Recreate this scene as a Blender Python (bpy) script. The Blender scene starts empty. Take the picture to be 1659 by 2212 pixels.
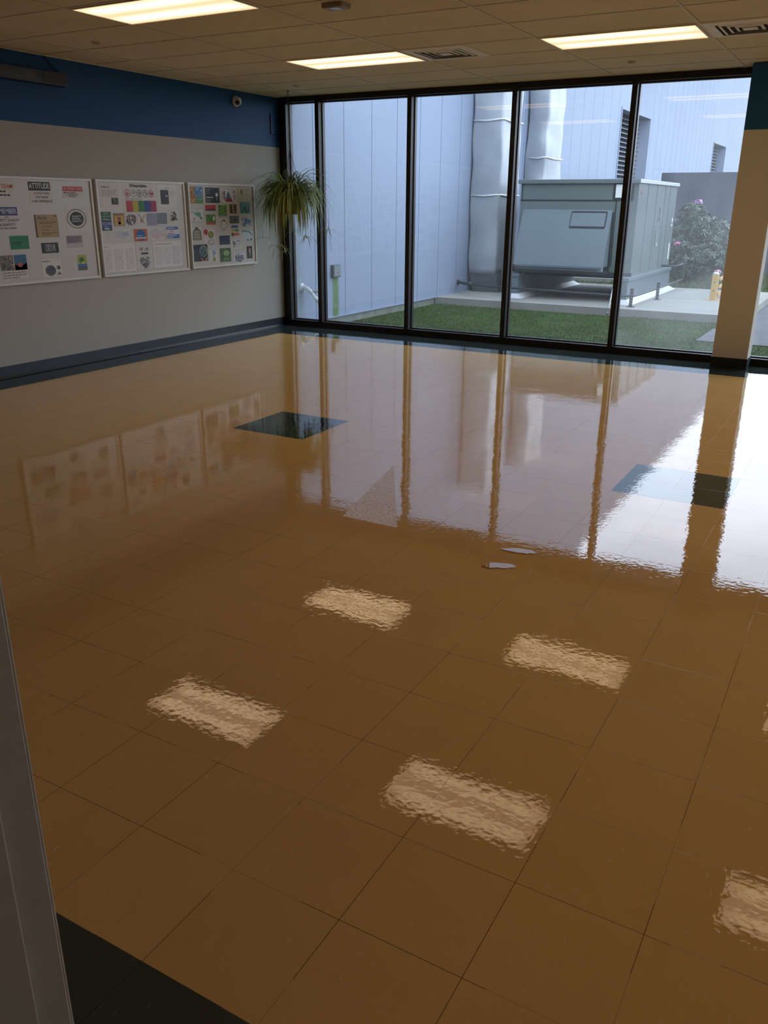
import bpy, math, random
from mathutils import Vector, Matrix, noise
S = bpy.context.scene
col = S.collection
R = math.radians

# ---------------------------------------------------------------- camera
cd = bpy.data.cameras.new('camera'); cam = bpy.data.objects.new('camera', cd); col.objects.link(cam)
S.camera = cam
YAW, PIT, ROL = R(-29.4999), R(-20.1362), 0.0074
fw = Vector((math.sin(YAW)*math.cos(PIT), math.cos(YAW)*math.cos(PIT), math.sin(PIT)))
rt0 = Vector((math.cos(YAW), -math.sin(YAW), 0)); up0 = rt0.cross(fw)
rt = rt0*math.cos(ROL) + up0*math.sin(ROL); up = -rt0*math.sin(ROL) + up0*math.cos(ROL)
m = Matrix((rt, up, -fw)).transposed().to_4x4(); m.translation = (0, 0, 1.5225)
cam.matrix_world = m
cd.sensor_fit = 'VERTICAL'; cd.sensor_height = 36; cd.sensor_width = 27
cd.lens = 36*1812.574/2212; cd.clip_start = .02; cd.clip_end = 400

# ---------------------------------------------------------------- sky, exposure
SKY = 4.6
W = bpy.data.worlds.new('sky'); S.world = W; W.use_nodes = True
wt = W.node_tree; wt.nodes.clear()
def N(t, ty, **kw):
    n = t.nodes.new(ty)
    for k, v in kw.items(): setattr(n, k, v)
    return n
tc = N(wt, 'ShaderNodeTexCoord'); mp = N(wt, 'ShaderNodeMapping'); mp.inputs['Scale'].default_value = (1, 1, 3)
nz = N(wt, 'ShaderNodeTexNoise'); nz.inputs['Scale'].default_value = 3.2; nz.inputs['Detail'].default_value = 6
cr = N(wt, 'ShaderNodeValToRGB')
cr.color_ramp.elements[0].position = .35; cr.color_ramp.elements[0].color = (.70, .78, .90, 1)
cr.color_ramp.elements[1].position = .62; cr.color_ramp.elements[1].color = (.96, 1.0, 1.06, 1)
bg = N(wt, 'ShaderNodeBackground'); bg.inputs['Strength'].default_value = SKY
wo = N(wt, 'ShaderNodeOutputWorld')
wt.links.new(tc.outputs['Generated'], mp.inputs[0]); wt.links.new(mp.outputs[0], nz.inputs['Vector'])
wt.links.new(nz.outputs['Fac'], cr.inputs[0]); wt.links.new(cr.outputs[0], bg.inputs[0]); wt.links.new(bg.outputs[0], wo.inputs[0])
LAMP = 3.25
S.view_settings.view_transform = 'Standard'; S.view_settings.look = 'None'
S.view_settings.exposure = 0; S.view_settings.gamma = 1; S.view_settings.use_curve_mapping = False
S.cycles.use_denoising = True
S.cycles.max_bounces = 8; S.cycles.diffuse_bounces = 4; S.cycles.glossy_bounces = 4
S.cycles.transparent_max_bounces = 12; S.cycles.transmission_bounces = 4
S.cycles.sample_clamp_indirect = 6

# ---------------------------------------------------------------- materials
def lin(c):
    if isinstance(c, str):
        c = [int(c[i:i+2], 16)/255 for i in (0, 2, 4)]
        c = [x/12.92 if x <= .04045 else ((x+.055)/1.055)**2.4 for x in c]
    return (*c, 1)
MC = {}
TONE = {'spider_leaf_dark': 1.3, 'spider_leaf': 1.4, 'spider_leaf_pale': 1.2, 'white_metal_cladding': 0.66, 'cladding_joint': 0.69, 'unit_grey_green': 0.62, 'unit_panel': 0.6, 'lawn_soil': 0.28, 'grass_a': 0.36, 'grass_b': 0.36, 'grass_c': 0.4, 'concrete_slab': 0.72, 'weathered_concrete': 0.52, 'asphalt': 0.6, 'white_flashing': 0.75, 'duct_wrap': 0.95, 'sheet_metal': 0.7, 'stained_foundation': 0.65, 'weed_a': 0.6, 'weed_b': 0.6, 'louver_blade': 0.7, 'yellow_rail_paint': 0.7, 'bush_leaf_dark': 0.7, 'bush_leaf_mid': 0.7, 'bush_leaf_pale': 0.8, 'unit_light_trim': 0.75, 'painted_pipe': 0.75, 'galvanised_grey': 0.7, 'box_rim': 0.7, 'panel_seam': 0.7, 'tan_column_paint': 1.45, 'navy_column_paint': 1.3, 'grey_door_frame_paint': 1.4, 'ceiling_tile': 1.12}   # how light or dark each paint is against its chart colour
def mat(name, c, rough=.6, metal=0, spec=.5, vary=0, vscale=8, bump=0, bscale=60, c2=None, stretch=None):
    if name in MC: return MC[name]
    c = tuple(min(1, x*TONE.get(name, 1)) for x in lin(c)[:3])
    m = bpy.data.materials.new(name); m.use_nodes = True; t = m.node_tree; b = t.nodes['Principled BSDF']
    b.inputs['Base Color'].default_value = lin(c); b.inputs['Roughness'].default_value = rough
    b.inputs['Metallic'].default_value = metal; b.inputs['Specular IOR Level'].default_value = spec
    tcn = N(t, 'ShaderNodeTexCoord'); mpn = N(t, 'ShaderNodeMapping')
    if stretch: mpn.inputs['Scale'].default_value = stretch
    t.links.new(tcn.outputs['Object'], mpn.inputs[0])
    if vary or c2:
        n = N(t, 'ShaderNodeTexNoise'); n.inputs['Scale'].default_value = vscale; n.inputs['Detail'].default_value = 5
        t.links.new(mpn.outputs[0], n.inputs['Vector'])
        r = N(t, 'ShaderNodeValToRGB'); L = lin(c)
        r.color_ramp.elements[0].position = .35; r.color_ramp.elements[1].position = .65
        r.color_ramp.elements[0].color = lin(c2) if c2 else tuple(x*(1-vary) for x in L[:3])+(1,)
        r.color_ramp.elements[1].color = L if c2 else tuple(min(1, x*(1+vary)) for x in L[:3])+(1,)
        t.links.new(n.outputs['Fac'], r.inputs[0]); t.links.new(r.outputs[0], b.inputs['Base Color'])
    if bump:
        n2 = N(t, 'ShaderNodeTexNoise'); n2.inputs['Scale'].default_value = bscale
        t.links.new(mpn.outputs[0], n2.inputs['Vector'])
        bn = N(t, 'ShaderNodeBump'); bn.inputs['Strength'].default_value = bump; bn.inputs['Distance'].default_value = .01
        t.links.new(n2.outputs['Fac'], bn.inputs['Height']); t.links.new(bn.outputs[0], b.inputs['Normal'])
    MC[name] = m
    return m
def hexm(c):   # a printed ink or paint colour
    return mat('print_'+c, c, .55)

def M_(t, op, a, b=None):
    n = N(t, 'ShaderNodeMath', operation=op)
    for i, v in enumerate((a, b)):
        if v is None: continue
        if isinstance(v, (int, float)): n.inputs[i].default_value = v
        else: t.links.new(v, n.inputs[i])
    return n.outputs[0]

def floor_mat(name, c, c2, speck, line):
    """waxed vinyl composition tile, 305 mm squares, thin joints, flecks, faint waviness in the wax"""
    m = bpy.data.materials.new(name); m.use_nodes = True; t = m.node_tree; b = t.nodes['Principled BSDF']
    tcn = N(t, 'ShaderNodeTexCoord'); sx = N(t, 'ShaderNodeSeparateXYZ'); t.links.new(tcn.outputs['Object'], sx.inputs[0])
    T = .3048
    u = M_(t, 'DIVIDE', M_(t, 'ADD', sx.outputs[0], 1.4144+60*T), T); v = M_(t, 'DIVIDE', M_(t, 'ADD', sx.outputs[1], -1.2297+60*T), T)
    fu = M_(t, 'FRACT', u); fv = M_(t, 'FRACT', v)
    du = M_(t, 'ABSOLUTE', M_(t, 'SUBTRACT', fu, .5)); dv = M_(t, 'ABSOLUTE', M_(t, 'SUBTRACT', fv, .5))
    joint = M_(t, 'GREATER_THAN', M_(t, 'MAXIMUM', du, dv), .4972)
    cell = N(t, 'ShaderNodeCombineXYZ'); t.links.new(M_(t, 'FLOOR', u), cell.inputs[0]); t.links.new(M_(t, 'FLOOR', v), cell.inputs[1])
    wn = N(t, 'ShaderNodeTexWhiteNoise'); t.links.new(cell.outputs[0], wn.inputs['Vector'])
    n1 = N(t, 'ShaderNodeTexNoise'); n1.inputs['Scale'].default_value = 5; n1.inputs['Detail'].default_value = 4
    t.links.new(tcn.outputs['Object'], n1.inputs['Vector'])
    mx = N(t, 'ShaderNodeMix', data_type='RGBA'); t.links.new(n1.outputs['Fac'], mx.inputs[0])
    mx.inputs[6].default_value = lin(c); mx.inputs[7].default_value = lin(c2)
    tv = N(t, 'ShaderNodeHueSaturation'); t.links.new(mx.outputs[2], tv.inputs['Color'])
    t.links.new(M_(t, 'ADD', M_(t, 'MULTIPLY', wn.outputs['Value'], .03), .985), tv.inputs['Value'])
    # flecks
    vo = N(t, 'ShaderNodeTexNoise'); vo.inputs['Scale'].default_value = 75; vo.inputs['Detail'].default_value = 3
    mpf = N(t, 'ShaderNodeMapping'); mpf.inputs['Rotation'].default_value = (0, 0, .6); mpf.inputs['Scale'].default_value = (1, .45, 1)
    t.links.new(tcn.outputs['Object'], mpf.inputs[0]); t.links.new(mpf.outputs[0], vo.inputs['Vector'])
    rf = N(t, 'ShaderNodeValToRGB'); rf.color_ramp.elements[0].position = .66; rf.color_ramp.elements[1].position = .72
    t.links.new(vo.outputs['Fac'], rf.inputs[0])
    m2 = N(t, 'ShaderNodeMix', data_type='RGBA'); t.links.new(M_(t, 'MULTIPLY', rf.outputs[0], .28), m2.inputs[0])
    t.links.new(tv.outputs[0], m2.inputs[6]); m2.inputs[7].default_value = lin(speck)
    # joints, some of them filled with wax
    nj = N(t, 'ShaderNodeTexNoise'); nj.inputs['Scale'].default_value = 1.7; t.links.new(tcn.outputs['Object'], nj.inputs['Vector'])
    wax = M_(t, 'GREATER_THAN', nj.outputs['Fac'], .66)
    jc = N(t, 'ShaderNodeMix', data_type='RGBA'); t.links.new(wax, jc.inputs[0]); jc.inputs[6].default_value = lin(line); jc.inputs[7].default_value = lin('a98a63')
    m3 = N(t, 'ShaderNodeMix', data_type='RGBA'); t.links.new(M_(t, 'MULTIPLY', joint, M_(t, 'ADD', .35, M_(t, 'MULTIPLY', .65, M_(t, 'GREATER_THAN', nj.outputs['Fac'], .47)))), m3.inputs[0])
    t.links.new(m2.outputs[2], m3.inputs[6]); t.links.new(jc.outputs[2], m3.inputs[7])
    t.links.new(m3.outputs[2], b.inputs['Base Color'])
    nr = N(t, 'ShaderNodeTexNoise'); nr.inputs['Scale'].default_value = 2.2; nr.inputs['Detail'].default_value = 3; t.links.new(tcn.outputs['Object'], nr.inputs['Vector'])
    b.inputs['Roughness'].default_value = .035
    t.links.new(M_(t, 'ADD', M_(t, 'MULTIPLY', nr.outputs['Fac'], .03), .006), b.inputs['Roughness'])
    b.inputs['IOR'].default_value = 1.66
    # wax waviness: fine ripple, slow undulation, tile by tile tilt
    a1 = N(t, 'ShaderNodeTexNoise'); a1.inputs['Scale'].default_value = 42; a1.inputs['Detail'].default_value = 1.5; t.links.new(tcn.outputs['Object'], a1.inputs['Vector'])
    a2 = N(t, 'ShaderNodeTexNoise'); a2.inputs['Scale'].default_value = 4.5; a2.inputs['Detail'].default_value = 1; t.links.new(tcn.outputs['Object'], a2.inputs['Vector'])
    sc = N(t, 'ShaderNodeSeparateXYZ'); t.links.new(wn.outputs['Color'], sc.inputs[0])
    tilt = M_(t, 'ADD', M_(t, 'MULTIPLY', M_(t, 'SUBTRACT', sc.outputs[0], .5), fu), M_(t, 'MULTIPLY', M_(t, 'SUBTRACT', sc.outputs[1], .5), fv))
    # bumpy triangle in the middle of the room, pale speckles mixed into its colour
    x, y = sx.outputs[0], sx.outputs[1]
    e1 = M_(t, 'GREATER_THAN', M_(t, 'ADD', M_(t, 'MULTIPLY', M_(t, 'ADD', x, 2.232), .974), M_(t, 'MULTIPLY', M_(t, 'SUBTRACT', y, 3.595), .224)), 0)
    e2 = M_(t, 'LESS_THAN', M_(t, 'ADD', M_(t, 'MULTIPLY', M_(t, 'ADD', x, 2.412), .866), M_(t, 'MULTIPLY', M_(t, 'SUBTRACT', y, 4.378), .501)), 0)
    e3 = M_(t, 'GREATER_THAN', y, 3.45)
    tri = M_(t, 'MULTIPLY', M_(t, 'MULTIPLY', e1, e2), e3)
    a3 = N(t, 'ShaderNodeTexNoise'); a3.inputs['Scale'].default_value = 70; t.links.new(tcn.outputs['Object'], a3.inputs['Vector'])
    h = M_(t, 'ADD', M_(t, 'MULTIPLY', a1.outputs['Fac'], .00022), M_(t, 'MULTIPLY', a2.outputs['Fac'], .0007))
    a5 = N(t, 'ShaderNodeTexNoise'); a5.inputs['Scale'].default_value = 130; a5.inputs['Detail'].default_value = 1; t.links.new(tcn.outputs['Object'], a5.inputs['Vector'])
    h = M_(t, 'ADD', h, M_(t, 'MULTIPLY', a5.outputs['Fac'], .000012))
    h = M_(t, 'ADD', h, M_(t, 'MULTIPLY', tilt, .0003))
    h = M_(t, 'ADD', h, M_(t, 'MULTIPLY', M_(t, 'MULTIPLY', tri, a3.outputs['Fac']), .003))
    h = M_(t, 'ADD', h, M_(t, 'MULTIPLY', joint, -.00003))
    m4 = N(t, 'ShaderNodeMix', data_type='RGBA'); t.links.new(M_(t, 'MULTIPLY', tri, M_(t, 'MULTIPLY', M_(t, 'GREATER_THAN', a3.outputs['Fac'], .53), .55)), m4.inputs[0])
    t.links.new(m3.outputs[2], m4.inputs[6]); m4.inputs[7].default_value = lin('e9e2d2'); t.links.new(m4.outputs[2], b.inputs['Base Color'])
    bn = N(t, 'ShaderNodeBump'); bn.inputs['Strength'].default_value = 1; bn.inputs['Distance'].default_value = 1
    t.links.new(h, bn.inputs['Height']); t.links.new(bn.outputs[0], b.inputs['Normal'])
    return m

def glass_mat(name, tint, haze):
    m = bpy.data.materials.new(name); m.use_nodes = True; t = m.node_tree; t.nodes.clear()
    o = N(t, 'ShaderNodeOutputMaterial'); tr = N(t, 'ShaderNodeBsdfTransparent'); tr.inputs[0].default_value = (*tint, 1)
    gl = N(t, 'ShaderNodeBsdfGlossy'); gl.inputs['Roughness'].default_value = .0; gl.inputs[0].default_value = (1, 1, 1, 1)
    fr = N(t, 'ShaderNodeFresnel'); fr.inputs[0].default_value = 1.5
    ge = N(t, 'ShaderNodeNewGeometry')
    mixr = N(t, 'ShaderNodeMixShader'); t.links.new(M_(t, 'MULTIPLY', M_(t, 'MULTIPLY', fr.outputs[0], 1.6), M_(t, 'SUBTRACT', 1, ge.outputs['Backfacing'])), mixr.inputs[0])
    df = N(t, 'ShaderNodeBsdfTranslucent'); df.inputs[0].default_value = (.8, .82, .85, 1)
    md = N(t, 'ShaderNodeMixShader')
    tcn = N(t, 'ShaderNodeTexCoord'); nn = N(t, 'ShaderNodeTexNoise'); nn.inputs['Scale'].default_value = 1.6; nn.inputs['Detail'].default_value = 4
    t.links.new(tcn.outputs['Object'], nn.inputs['Vector'])
    t.links.new(M_(t, 'MULTIPLY', nn.outputs['Fac'], haze), md.inputs[0])
    t.links.new(tr.outputs[0], md.inputs[1]); t.links.new(df.outputs[0], md.inputs[2])
    t.links.new(md.outputs[0], mixr.inputs[1]); t.links.new(gl.outputs[0], mixr.inputs[2]); t.links.new(mixr.outputs[0], o.inputs[0])
    return m

# ---------------------------------------------------------------- mesh helpers
class MB:
    def __init__(s): s.v = []; s.f = []; s.m = []; s.mats = []; s.sm = []
    def mi(s, mt):
        if mt not in s.mats: s.mats.append(mt)
        return s.mats.index(mt)
    def add(s, vs, fs, mt, smooth=False):
        n = len(s.v); s.v += [tuple(v) for v in vs]; k = s.mi(mt)
        for f in fs: s.f.append(tuple(i+n for i in f)); s.m.append(k); s.sm.append(smooth)
    def box(s, a, b, mt):
        (x0, y0, z0), (x1, y1, z1) = a, b
        x0, x1 = sorted((x0, x1)); y0, y1 = sorted((y0, y1)); z0, z1 = sorted((z0, z1))
        s.add([(x0,y0,z0),(x1,y0,z0),(x1,y1,z0),(x0,y1,z0),(x0,y0,z1),(x1,y0,z1),(x1,y1,z1),(x0,y1,z1)],
              [(0,3,2,1),(4,5,6,7),(0,1,5,4),(1,2,6,5),(2,3,7,6),(3,0,4,7)], mt)
    def hexa(s, bot, top, mt):   # two quads, four corners each, same winding (counter-clockwise from above)
        s.add(list(bot)+list(top), [(0,3,2,1),(4,5,6,7),(0,1,5,4),(1,2,6,5),(2,3,7,6),(3,0,4,7)], mt)
    def quad(s, vs, mt): s.add(vs, [tuple(range(len(vs)))], mt)
    def tube(s, pts, rad, mt, n=10, cap=True, smooth=True):
        pts = [Vector(p) for p in pts]
        if not isinstance(rad, (list, tuple)): rad = [rad]*len(pts)
        vs = []; ref = None
        for i, p in enumerate(pts):
            d = (pts[min(i+1, len(pts)-1)]-pts[max(i-1, 0)]).normalized()
            if ref is None: ref = d.orthogonal().normalized()
            ref = (ref-d*ref.dot(d)).normalized(); b = d.cross(ref)
            for k in range(n):
                a = 2*math.pi*k/n; vs.append(p+(ref*math.cos(a)+b*math.sin(a))*rad[i])
        fs = []
        for i in range(len(pts)-1):
            for k in range(n): fs.append((i*n+k, i*n+(k+1) % n, (i+1)*n+(k+1) % n, (i+1)*n+k))
        if cap: fs.append(tuple(reversed(range(n)))); fs.append(tuple(range((len(pts)-1)*n, len(pts)*n)))
        s.add(vs, fs, mt, smooth)
    def lathe(s, c, prof, mt, n=24, axis='z', sgn=1):   # prof: (radius, height along axis)
        vs = []
        for r, h in prof:
            for k in range(n):
                a = 2*math.pi*k/n; p, q_ = r*math.cos(a), r*math.sin(a)
                o = {'z': (p, q_, h*sgn), 'x': (h*sgn, p, q_), 'y': (p, h*sgn, q_)}[axis]
                vs.append((c[0]+o[0], c[1]+o[1], c[2]+o[2]))
        fs = [(i*n+k, i*n+(k+1) % n, (i+1)*n+(k+1) % n, (i+1)*n+k) for i in range(len(prof)-1) for k in range(n)]
        fs += [tuple(reversed(range(n))), tuple(range((len(prof)-1)*n, len(prof)*n))]
        s.add(vs, fs, mt, True)
    def build(s, name, parent=None, loc=None, bevel=0):
        me = bpy.data.meshes.new(name)
        if parent is not None: o_ = Vector(ORG[parent.name])
        elif loc is not None: o_ = Vector(loc)
        else:
            xs, ys, zs = zip(*s.v); o_ = Vector(((min(xs)+max(xs))/2, (min(ys)+max(ys))/2, min(zs)))
        me.from_pydata([Vector(v)-o_ for v in s.v], [], s.f)
        for mt in s.mats: me.materials.append(mt)
        me.polygons.foreach_set('material_index', s.m); me.polygons.foreach_set('use_smooth', s.sm); me.update()
        o = bpy.data.objects.new(name, me); col.objects.link(o)
        if parent is not None: o.parent = parent
        else: o.location = o_
        ORG[o.name] = tuple(o_)
        if bevel:
            b = o.modifiers.new('bevel', 'BEVEL'); b.width = bevel; b.segments = 2; b.limit_method = 'ANGLE'
        return o
ORG = {}
def tag(o, label=None, cat=None, group=None, kind=None):
    if label: o['label'] = label
    if cat: o['category'] = cat
    if group: o['group'] = group
    if kind: o['kind'] = kind
    return o
def thing(name, loc, label, cat, group=None):
    o = bpy.data.objects.new(name, None); col.objects.link(o); o.location = loc; o.empty_display_size = .1
    ORG[o.name] = tuple(loc); return tag(o, label, cat, group)
def struct(o, label=None, cat=None): return tag(o, label, cat, None, 'structure')
def copy_tree(o, loc, label=None):
    c = o.copy(); col.objects.link(c); c.location = loc; ORG[c.name] = tuple(loc)
    if label: c['label'] = label
    for ch in [x for x in KIDS(o)]:
        d = ch.copy(); col.objects.link(d); d.parent = c
        for g in KIDS(ch):
            e = g.copy(); col.objects.link(e); e.parent = d
    return c
def KIDS(o): return [x for x in bpy.data.objects if x.parent == o]
def text_mesh(name, s, size, mt, matrix, parent, w=None, bold=0):
    cu = bpy.data.curves.new(name, 'FONT'); cu.body = s; cu.size = size; cu.align_x = 'CENTER'; cu.align_y = 'CENTER'; cu.extrude = .0002
    cu.offset = bold
    t = bpy.data.objects.new('tmp', cu); col.objects.link(t)
    dg = bpy.context.evaluated_depsgraph_get(); dg.update(); me = bpy.data.meshes.new_from_object(t.evaluated_get(dg))
    bpy.data.objects.remove(t)
    xs = [v.co.x for v in me.vertices]
    if w and xs:
        k = w/(max(xs)-min(xs)); me.transform(Matrix.Diagonal((k, 1, 1, 1)))
    me.transform(matrix)
    if parent is not None: me.transform(Matrix.Translation(-Vector(ORG[parent.name])))
    me.materials.clear(); me.materials.append(mt); me.name = name
    return me

# ================================================================= THE ROOM
WX, WY, H = -6.80, 9.338, 2.745      # left wall, window wall, ceiling height
RX, NY = 5.5, .50                    # right wall and the doorway wall behind the camera
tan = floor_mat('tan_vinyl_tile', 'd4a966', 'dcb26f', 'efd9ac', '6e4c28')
teal = floor_mat('teal_vinyl_tile', '303b39', '36423f', '5a6a67', '1c2425')
T = .3048
b = MB()
xs = sorted({WX, -6.39, RX} | {-1.4144+T*i for i in (-8, -6, 1, 3, 10, 12, 19, 21)}); ys = sorted({-3., .925, 8.595, WY} | {1.2297+T*j for j in (11, 13)})
for i in range(len(xs)-1):
    for j in range(len(ys)-1):
        cx, cy = (xs[i]+xs[i+1])/2, (ys[j]+ys[j+1])/2
        iu, jv = (cx+1.4144)/T, (cy-1.2297)/T
        sq = 11 < jv < 13 and any(a < iu < a+2 for a in (-8, 1, 10, 19))
        dark = cx < -6.39 or cy < .925 or cy > 8.595 or sq
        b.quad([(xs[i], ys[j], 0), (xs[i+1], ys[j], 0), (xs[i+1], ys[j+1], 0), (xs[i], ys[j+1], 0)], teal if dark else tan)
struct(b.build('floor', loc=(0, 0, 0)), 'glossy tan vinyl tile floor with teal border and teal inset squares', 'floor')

shiny = mat('wedge_gloss', 'cda56e', .02, spec=.8)  # thin glossy wedges added to the floor, tilted to catch the window reflection
for (px, py, rx, ry, an, lb) in ((-1.235, 3.475, .085, .028, .25, 'wet wedge added on the tan floor to mirror the windows, the one nearer them'), (-1.255, 3.265, .075, .030, .5, 'wet wedge added on the tan floor to mirror the windows, the one nearer the camera')):
    b = MB(); top = []; bot = []
    rnd = random.Random(px)
    for k in range(22):
        a = k*6.2832/22; rr = 1+rnd.uniform(-.18, .18); u, v = rx*rr*math.cos(a), ry*rr*math.sin(a)
        x, y = px+u*math.cos(an)-v*math.sin(an), py+u*math.sin(an)+v*math.cos(an)
        bot.append((x, y, .0)); top.append((x, y, 0.0028-(y-py)*.034))
    n = len(top); b.add(bot+top, [tuple(range(n, 2*n))]+[(i, (i+1) % n, n+(i+1) % n, n+i) for i in range(n)], shiny)
    tag(b.build('reflection_wedge'), lb, 'reflector', 'wet wedges added to the floor as window reflections')

# ceiling: tiles and T-bars
ceil_m = mat('ceiling_tile', 'd2c8b0', .95, spec=.1, vary=.06, vscale=1.2, bump=.25, bscale=220)
bar_m = mat('ceiling_bar', 'd8cfba', .6, spec=.3)
gap_m = mat('ceiling_joint', '7d725c', .9)
b = MB(); b.box((WX-.1, -3, H+.0025), (RX+.1, WY+.1, H+.1), ceil_m)
ce = struct(b.build('ceiling'), 'suspended ceiling of beige two by four foot tiles', 'ceiling')
CX0, CY0, CU, CV = -6.2995, 5.1725, 1.2192, .6096
b = MB()
us = [CX0+CU*i for i in range(0, 10)]; vs_ = [CY0+CV*j for j in range(-12, 7)]
for x in us:
    b.box((x-.012, -3, H-.001), (x+.012, WY-.03, H+.003), bar_m)
    for s_ in (-1, 1): b.box((x+s_*.0135-.0012, -3, H+.002), (x+s_*.0135+.0012, WY-.03, H+.0035), gap_m)
for y in vs_:
    b.box((WX, y-.012, H-.0005), (RX, y+.012, H+.003), bar_m)
    for s_ in (-1, 1): b.box((WX, y+s_*.0135-.0012, H+.0021), (RX, y+s_*.0135+.0012, H+.0036), gap_m)
b.box((WX, -3, H-.004), (WX+.02, WY-.03, H+.011), bar_m)
struct(b.build('trim_1'), 'metal T-bar grid of the suspended ceiling', 'ceiling grid')

# left wall with blue band
cream = mat('cream_wall_paint', 'adaba2', .75, spec=.2, bump=.08, bscale=150)
blue = mat('blue_wall_paint', '17497a', .6, spec=.3, bump=.08, bscale=150)
base_m = mat('grey_vinyl_base', '20262c', .45, spec=.35)
def banded(a, c, name, axis_in, label):
    b = MB(); (x0, y0), (x1, y1) = a, c
    b.box((x0, y0, 0), (x1, y1, 2.18), cream); b.box((x0, y0, 2.18), (x1, y1, H+.1), blue)
    return struct(b.build(name), label, 'wall')
banded((WX-.12, -3), (WX, WY+.1), 'wall_left', 0, 'off-white left wall with a wide blue band along the top')
banded((RX, -3), (RX+.12, WY+.1), 'wall_right', 0, 'off-white right wall with a blue band, outside the picture')
b = MB(); b.box((WX, NY-.12, 0), (-.86, NY, 2.18), cream); b.box((WX, NY-.12, 2.18), (-.86, NY, H+.01), blue)
b.box((.35, NY-.12, 0), (RX, NY, 2.18), cream); b.box((.35, NY-.12, 2.18), (RX, NY, H+.01), blue); b.box((-.86, NY-.12, 2.18), (.35, NY, H+.01), blue)
struct(b.build('wall_near'), 'off-white wall around the doorway the picture is taken from', 'wall')
b = MB(); b.box((WX-.1, -3.1, 0), (RX+.1, -3, H+.1), cream); struct(b.build('wall_back'), 'plain wall of the hallway behind the doorway', 'wall')
b = MB(); b.box((WX, NY, 0), (WX+.004, WY-.02, .105), base_m)
b.hexa([(WX, NY, 0), (WX+.018, NY, 0), (WX+.018, WY-.02, 0), (WX, WY-.02, 0)], [(WX, NY, .02), (WX+.005, NY, .02), (WX+.005, WY-.02, .02), (WX, WY-.02, .02)], base_m)
struct(b.build('baseboard_left'), 'dark grey vinyl baseboard along the left wall', 'baseboard')
# door frame at the near left edge
jm = mat('grey_door_frame_paint', 'a5a298', .45, spec=.4, vary=.04, vscale=30)
b = MB()
b.box((-.865, NY-.15, 0), (-.755, NY+.005, 2.14), jm)                      # reveal
b.box((-.82, NY+.005, 0), (-.76, NY+.012, 2.18), jm)
b.box((-.755, NY-.15, 0), (-.742, NY-.047, 2.13), jm)                      # door stop
b.box((.35, NY-.15, 0), (.24, NY+.005, 2.14), jm); b.box((-.865, NY-.15, 2.12), (.35, NY+.005, 2.2), jm)
struct(b.build('door_1', bevel=.003), 'grey painted metal door frame at the left edge of the picture', 'door frame')

# ---------------- window wall: black mullions and panes
black = mat('black_window_frame', '1d1a18', .42, spec=.4)
bronze = mat('dark_frame_side', '35302f', .35, spec=.5)
g1 = glass_mat('window_glass', (.90, .94, .99), .03)
g2 = glass_mat('hazy_window_glass', (.88, .92, .98), .15)
FY0, FY1, GY = WY-.05, WY+.09, WY+.06
mx_ = [-6.259+1.268*k for k in range(0, 10)]
edges = [(-6.80, -6.69)]+[(x, x+.055) for x in mx_]
labels = ['narrow window bay next to the left wall, behind the hanging plant', 'window bay second from the left wall, showing the white panelled building with the small box on it',
          'window bay third from the left wall, showing the duct on the building', 'window bay fourth from the left wall, showing the rooftop unit hood',
          'window bay fifth from the left wall, between the last black mullion and the column', 'window bay right behind the column']
for k in range(len(edges)-1):
    a, c = edges[k], edges[k+1]
    if c[0] > RX: break
    b = MB(); x0, x1 = a[1], c[0]
    b.box((a[0], FY0, .0), (a[1], FY1, H), black)
    b.box((a[1], GY-.035, .075), (a[1]+.012, GY+.01, 2.68), bronze)
    b.box((x0, FY0, 0), (x1, FY1, .074), black); b.box((x0, FY0, 2.685), (x1, FY1, H), black)
    b.box((x0+.012, GY-.035, .074), (x1, GY+.01, .088), bronze); b.box((x0+.012, GY-.035, 2.67), (x1, GY+.01, 2.685), bronze)
    b.box((a[0]+.008, FY0-.012, 2.655), (a[1]+.01, FY0, 2.70), black)       # clip at the head
    f = b.build('window_%d' % (k+1), loc=((x0+x1)/2, WY, 0))
    struct(f, labels[min(k, 5)] if k < 6 else 'window bay out of the picture to the right', 'window')
    b = MB(); b.box((x0, GY, .074), (x1, GY+.006, 2.685), g2 if k == 4 else g1)
    b.build('pane', f)
# spandrel above and roof so that no sky leaks in
ext = mat('exterior_wall', 'a9adb2', .7); soff = mat('dark_soffit', '4a4238', .8); BX_ = -7.19
b = MB(); b.box((WX-.3, -3.3, H+.101), (RX+.4, WY+.12, H+.6), ext); b.box((BX_-.0, WY+.12, 2.80), (RX+.4, 10.20, H+.6), soff); struct(b.build('trim_2'), 'roof edge above the room', 'roof')
b = MB(); b.box((WX-.12, FY0, -.3), (RX+.1, FY1, -.001), mat('sill_concrete', '8f8f88', .8)); struct(b.build('trim_3'), 'concrete sill under the window wall', 'sill')

# column
CXa, CXb, CYa = -1.315, -.985, 9.02
ct = thing('column', ((CXa+CXb)/2, CYa+.13, 0), 'square tan column with dark blue top standing in front of the window wall', 'column')
colm = mat('tan_column_paint', 'b6b1a6', .7, spec=.2, bump=.1, bscale=150); colb = mat('navy_column_paint', '1a4d78', .6, spec=.3)
b = MB(); b.box((CXa, CYa, 0), (CXb, FY0-.001, 2.19), colm); b.build('shaft', ct)
b = MB(); b.box((CXa, CYa, 2.19), (CXb, FY0-.001, H-.005), colb); b.build('blue_band', ct)
b = MB(); b.box((CXa-.006, CYa-.006, 0), (CXb+.006, FY0-.001, .105), base_m); b.build('baseboard', ct)

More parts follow.
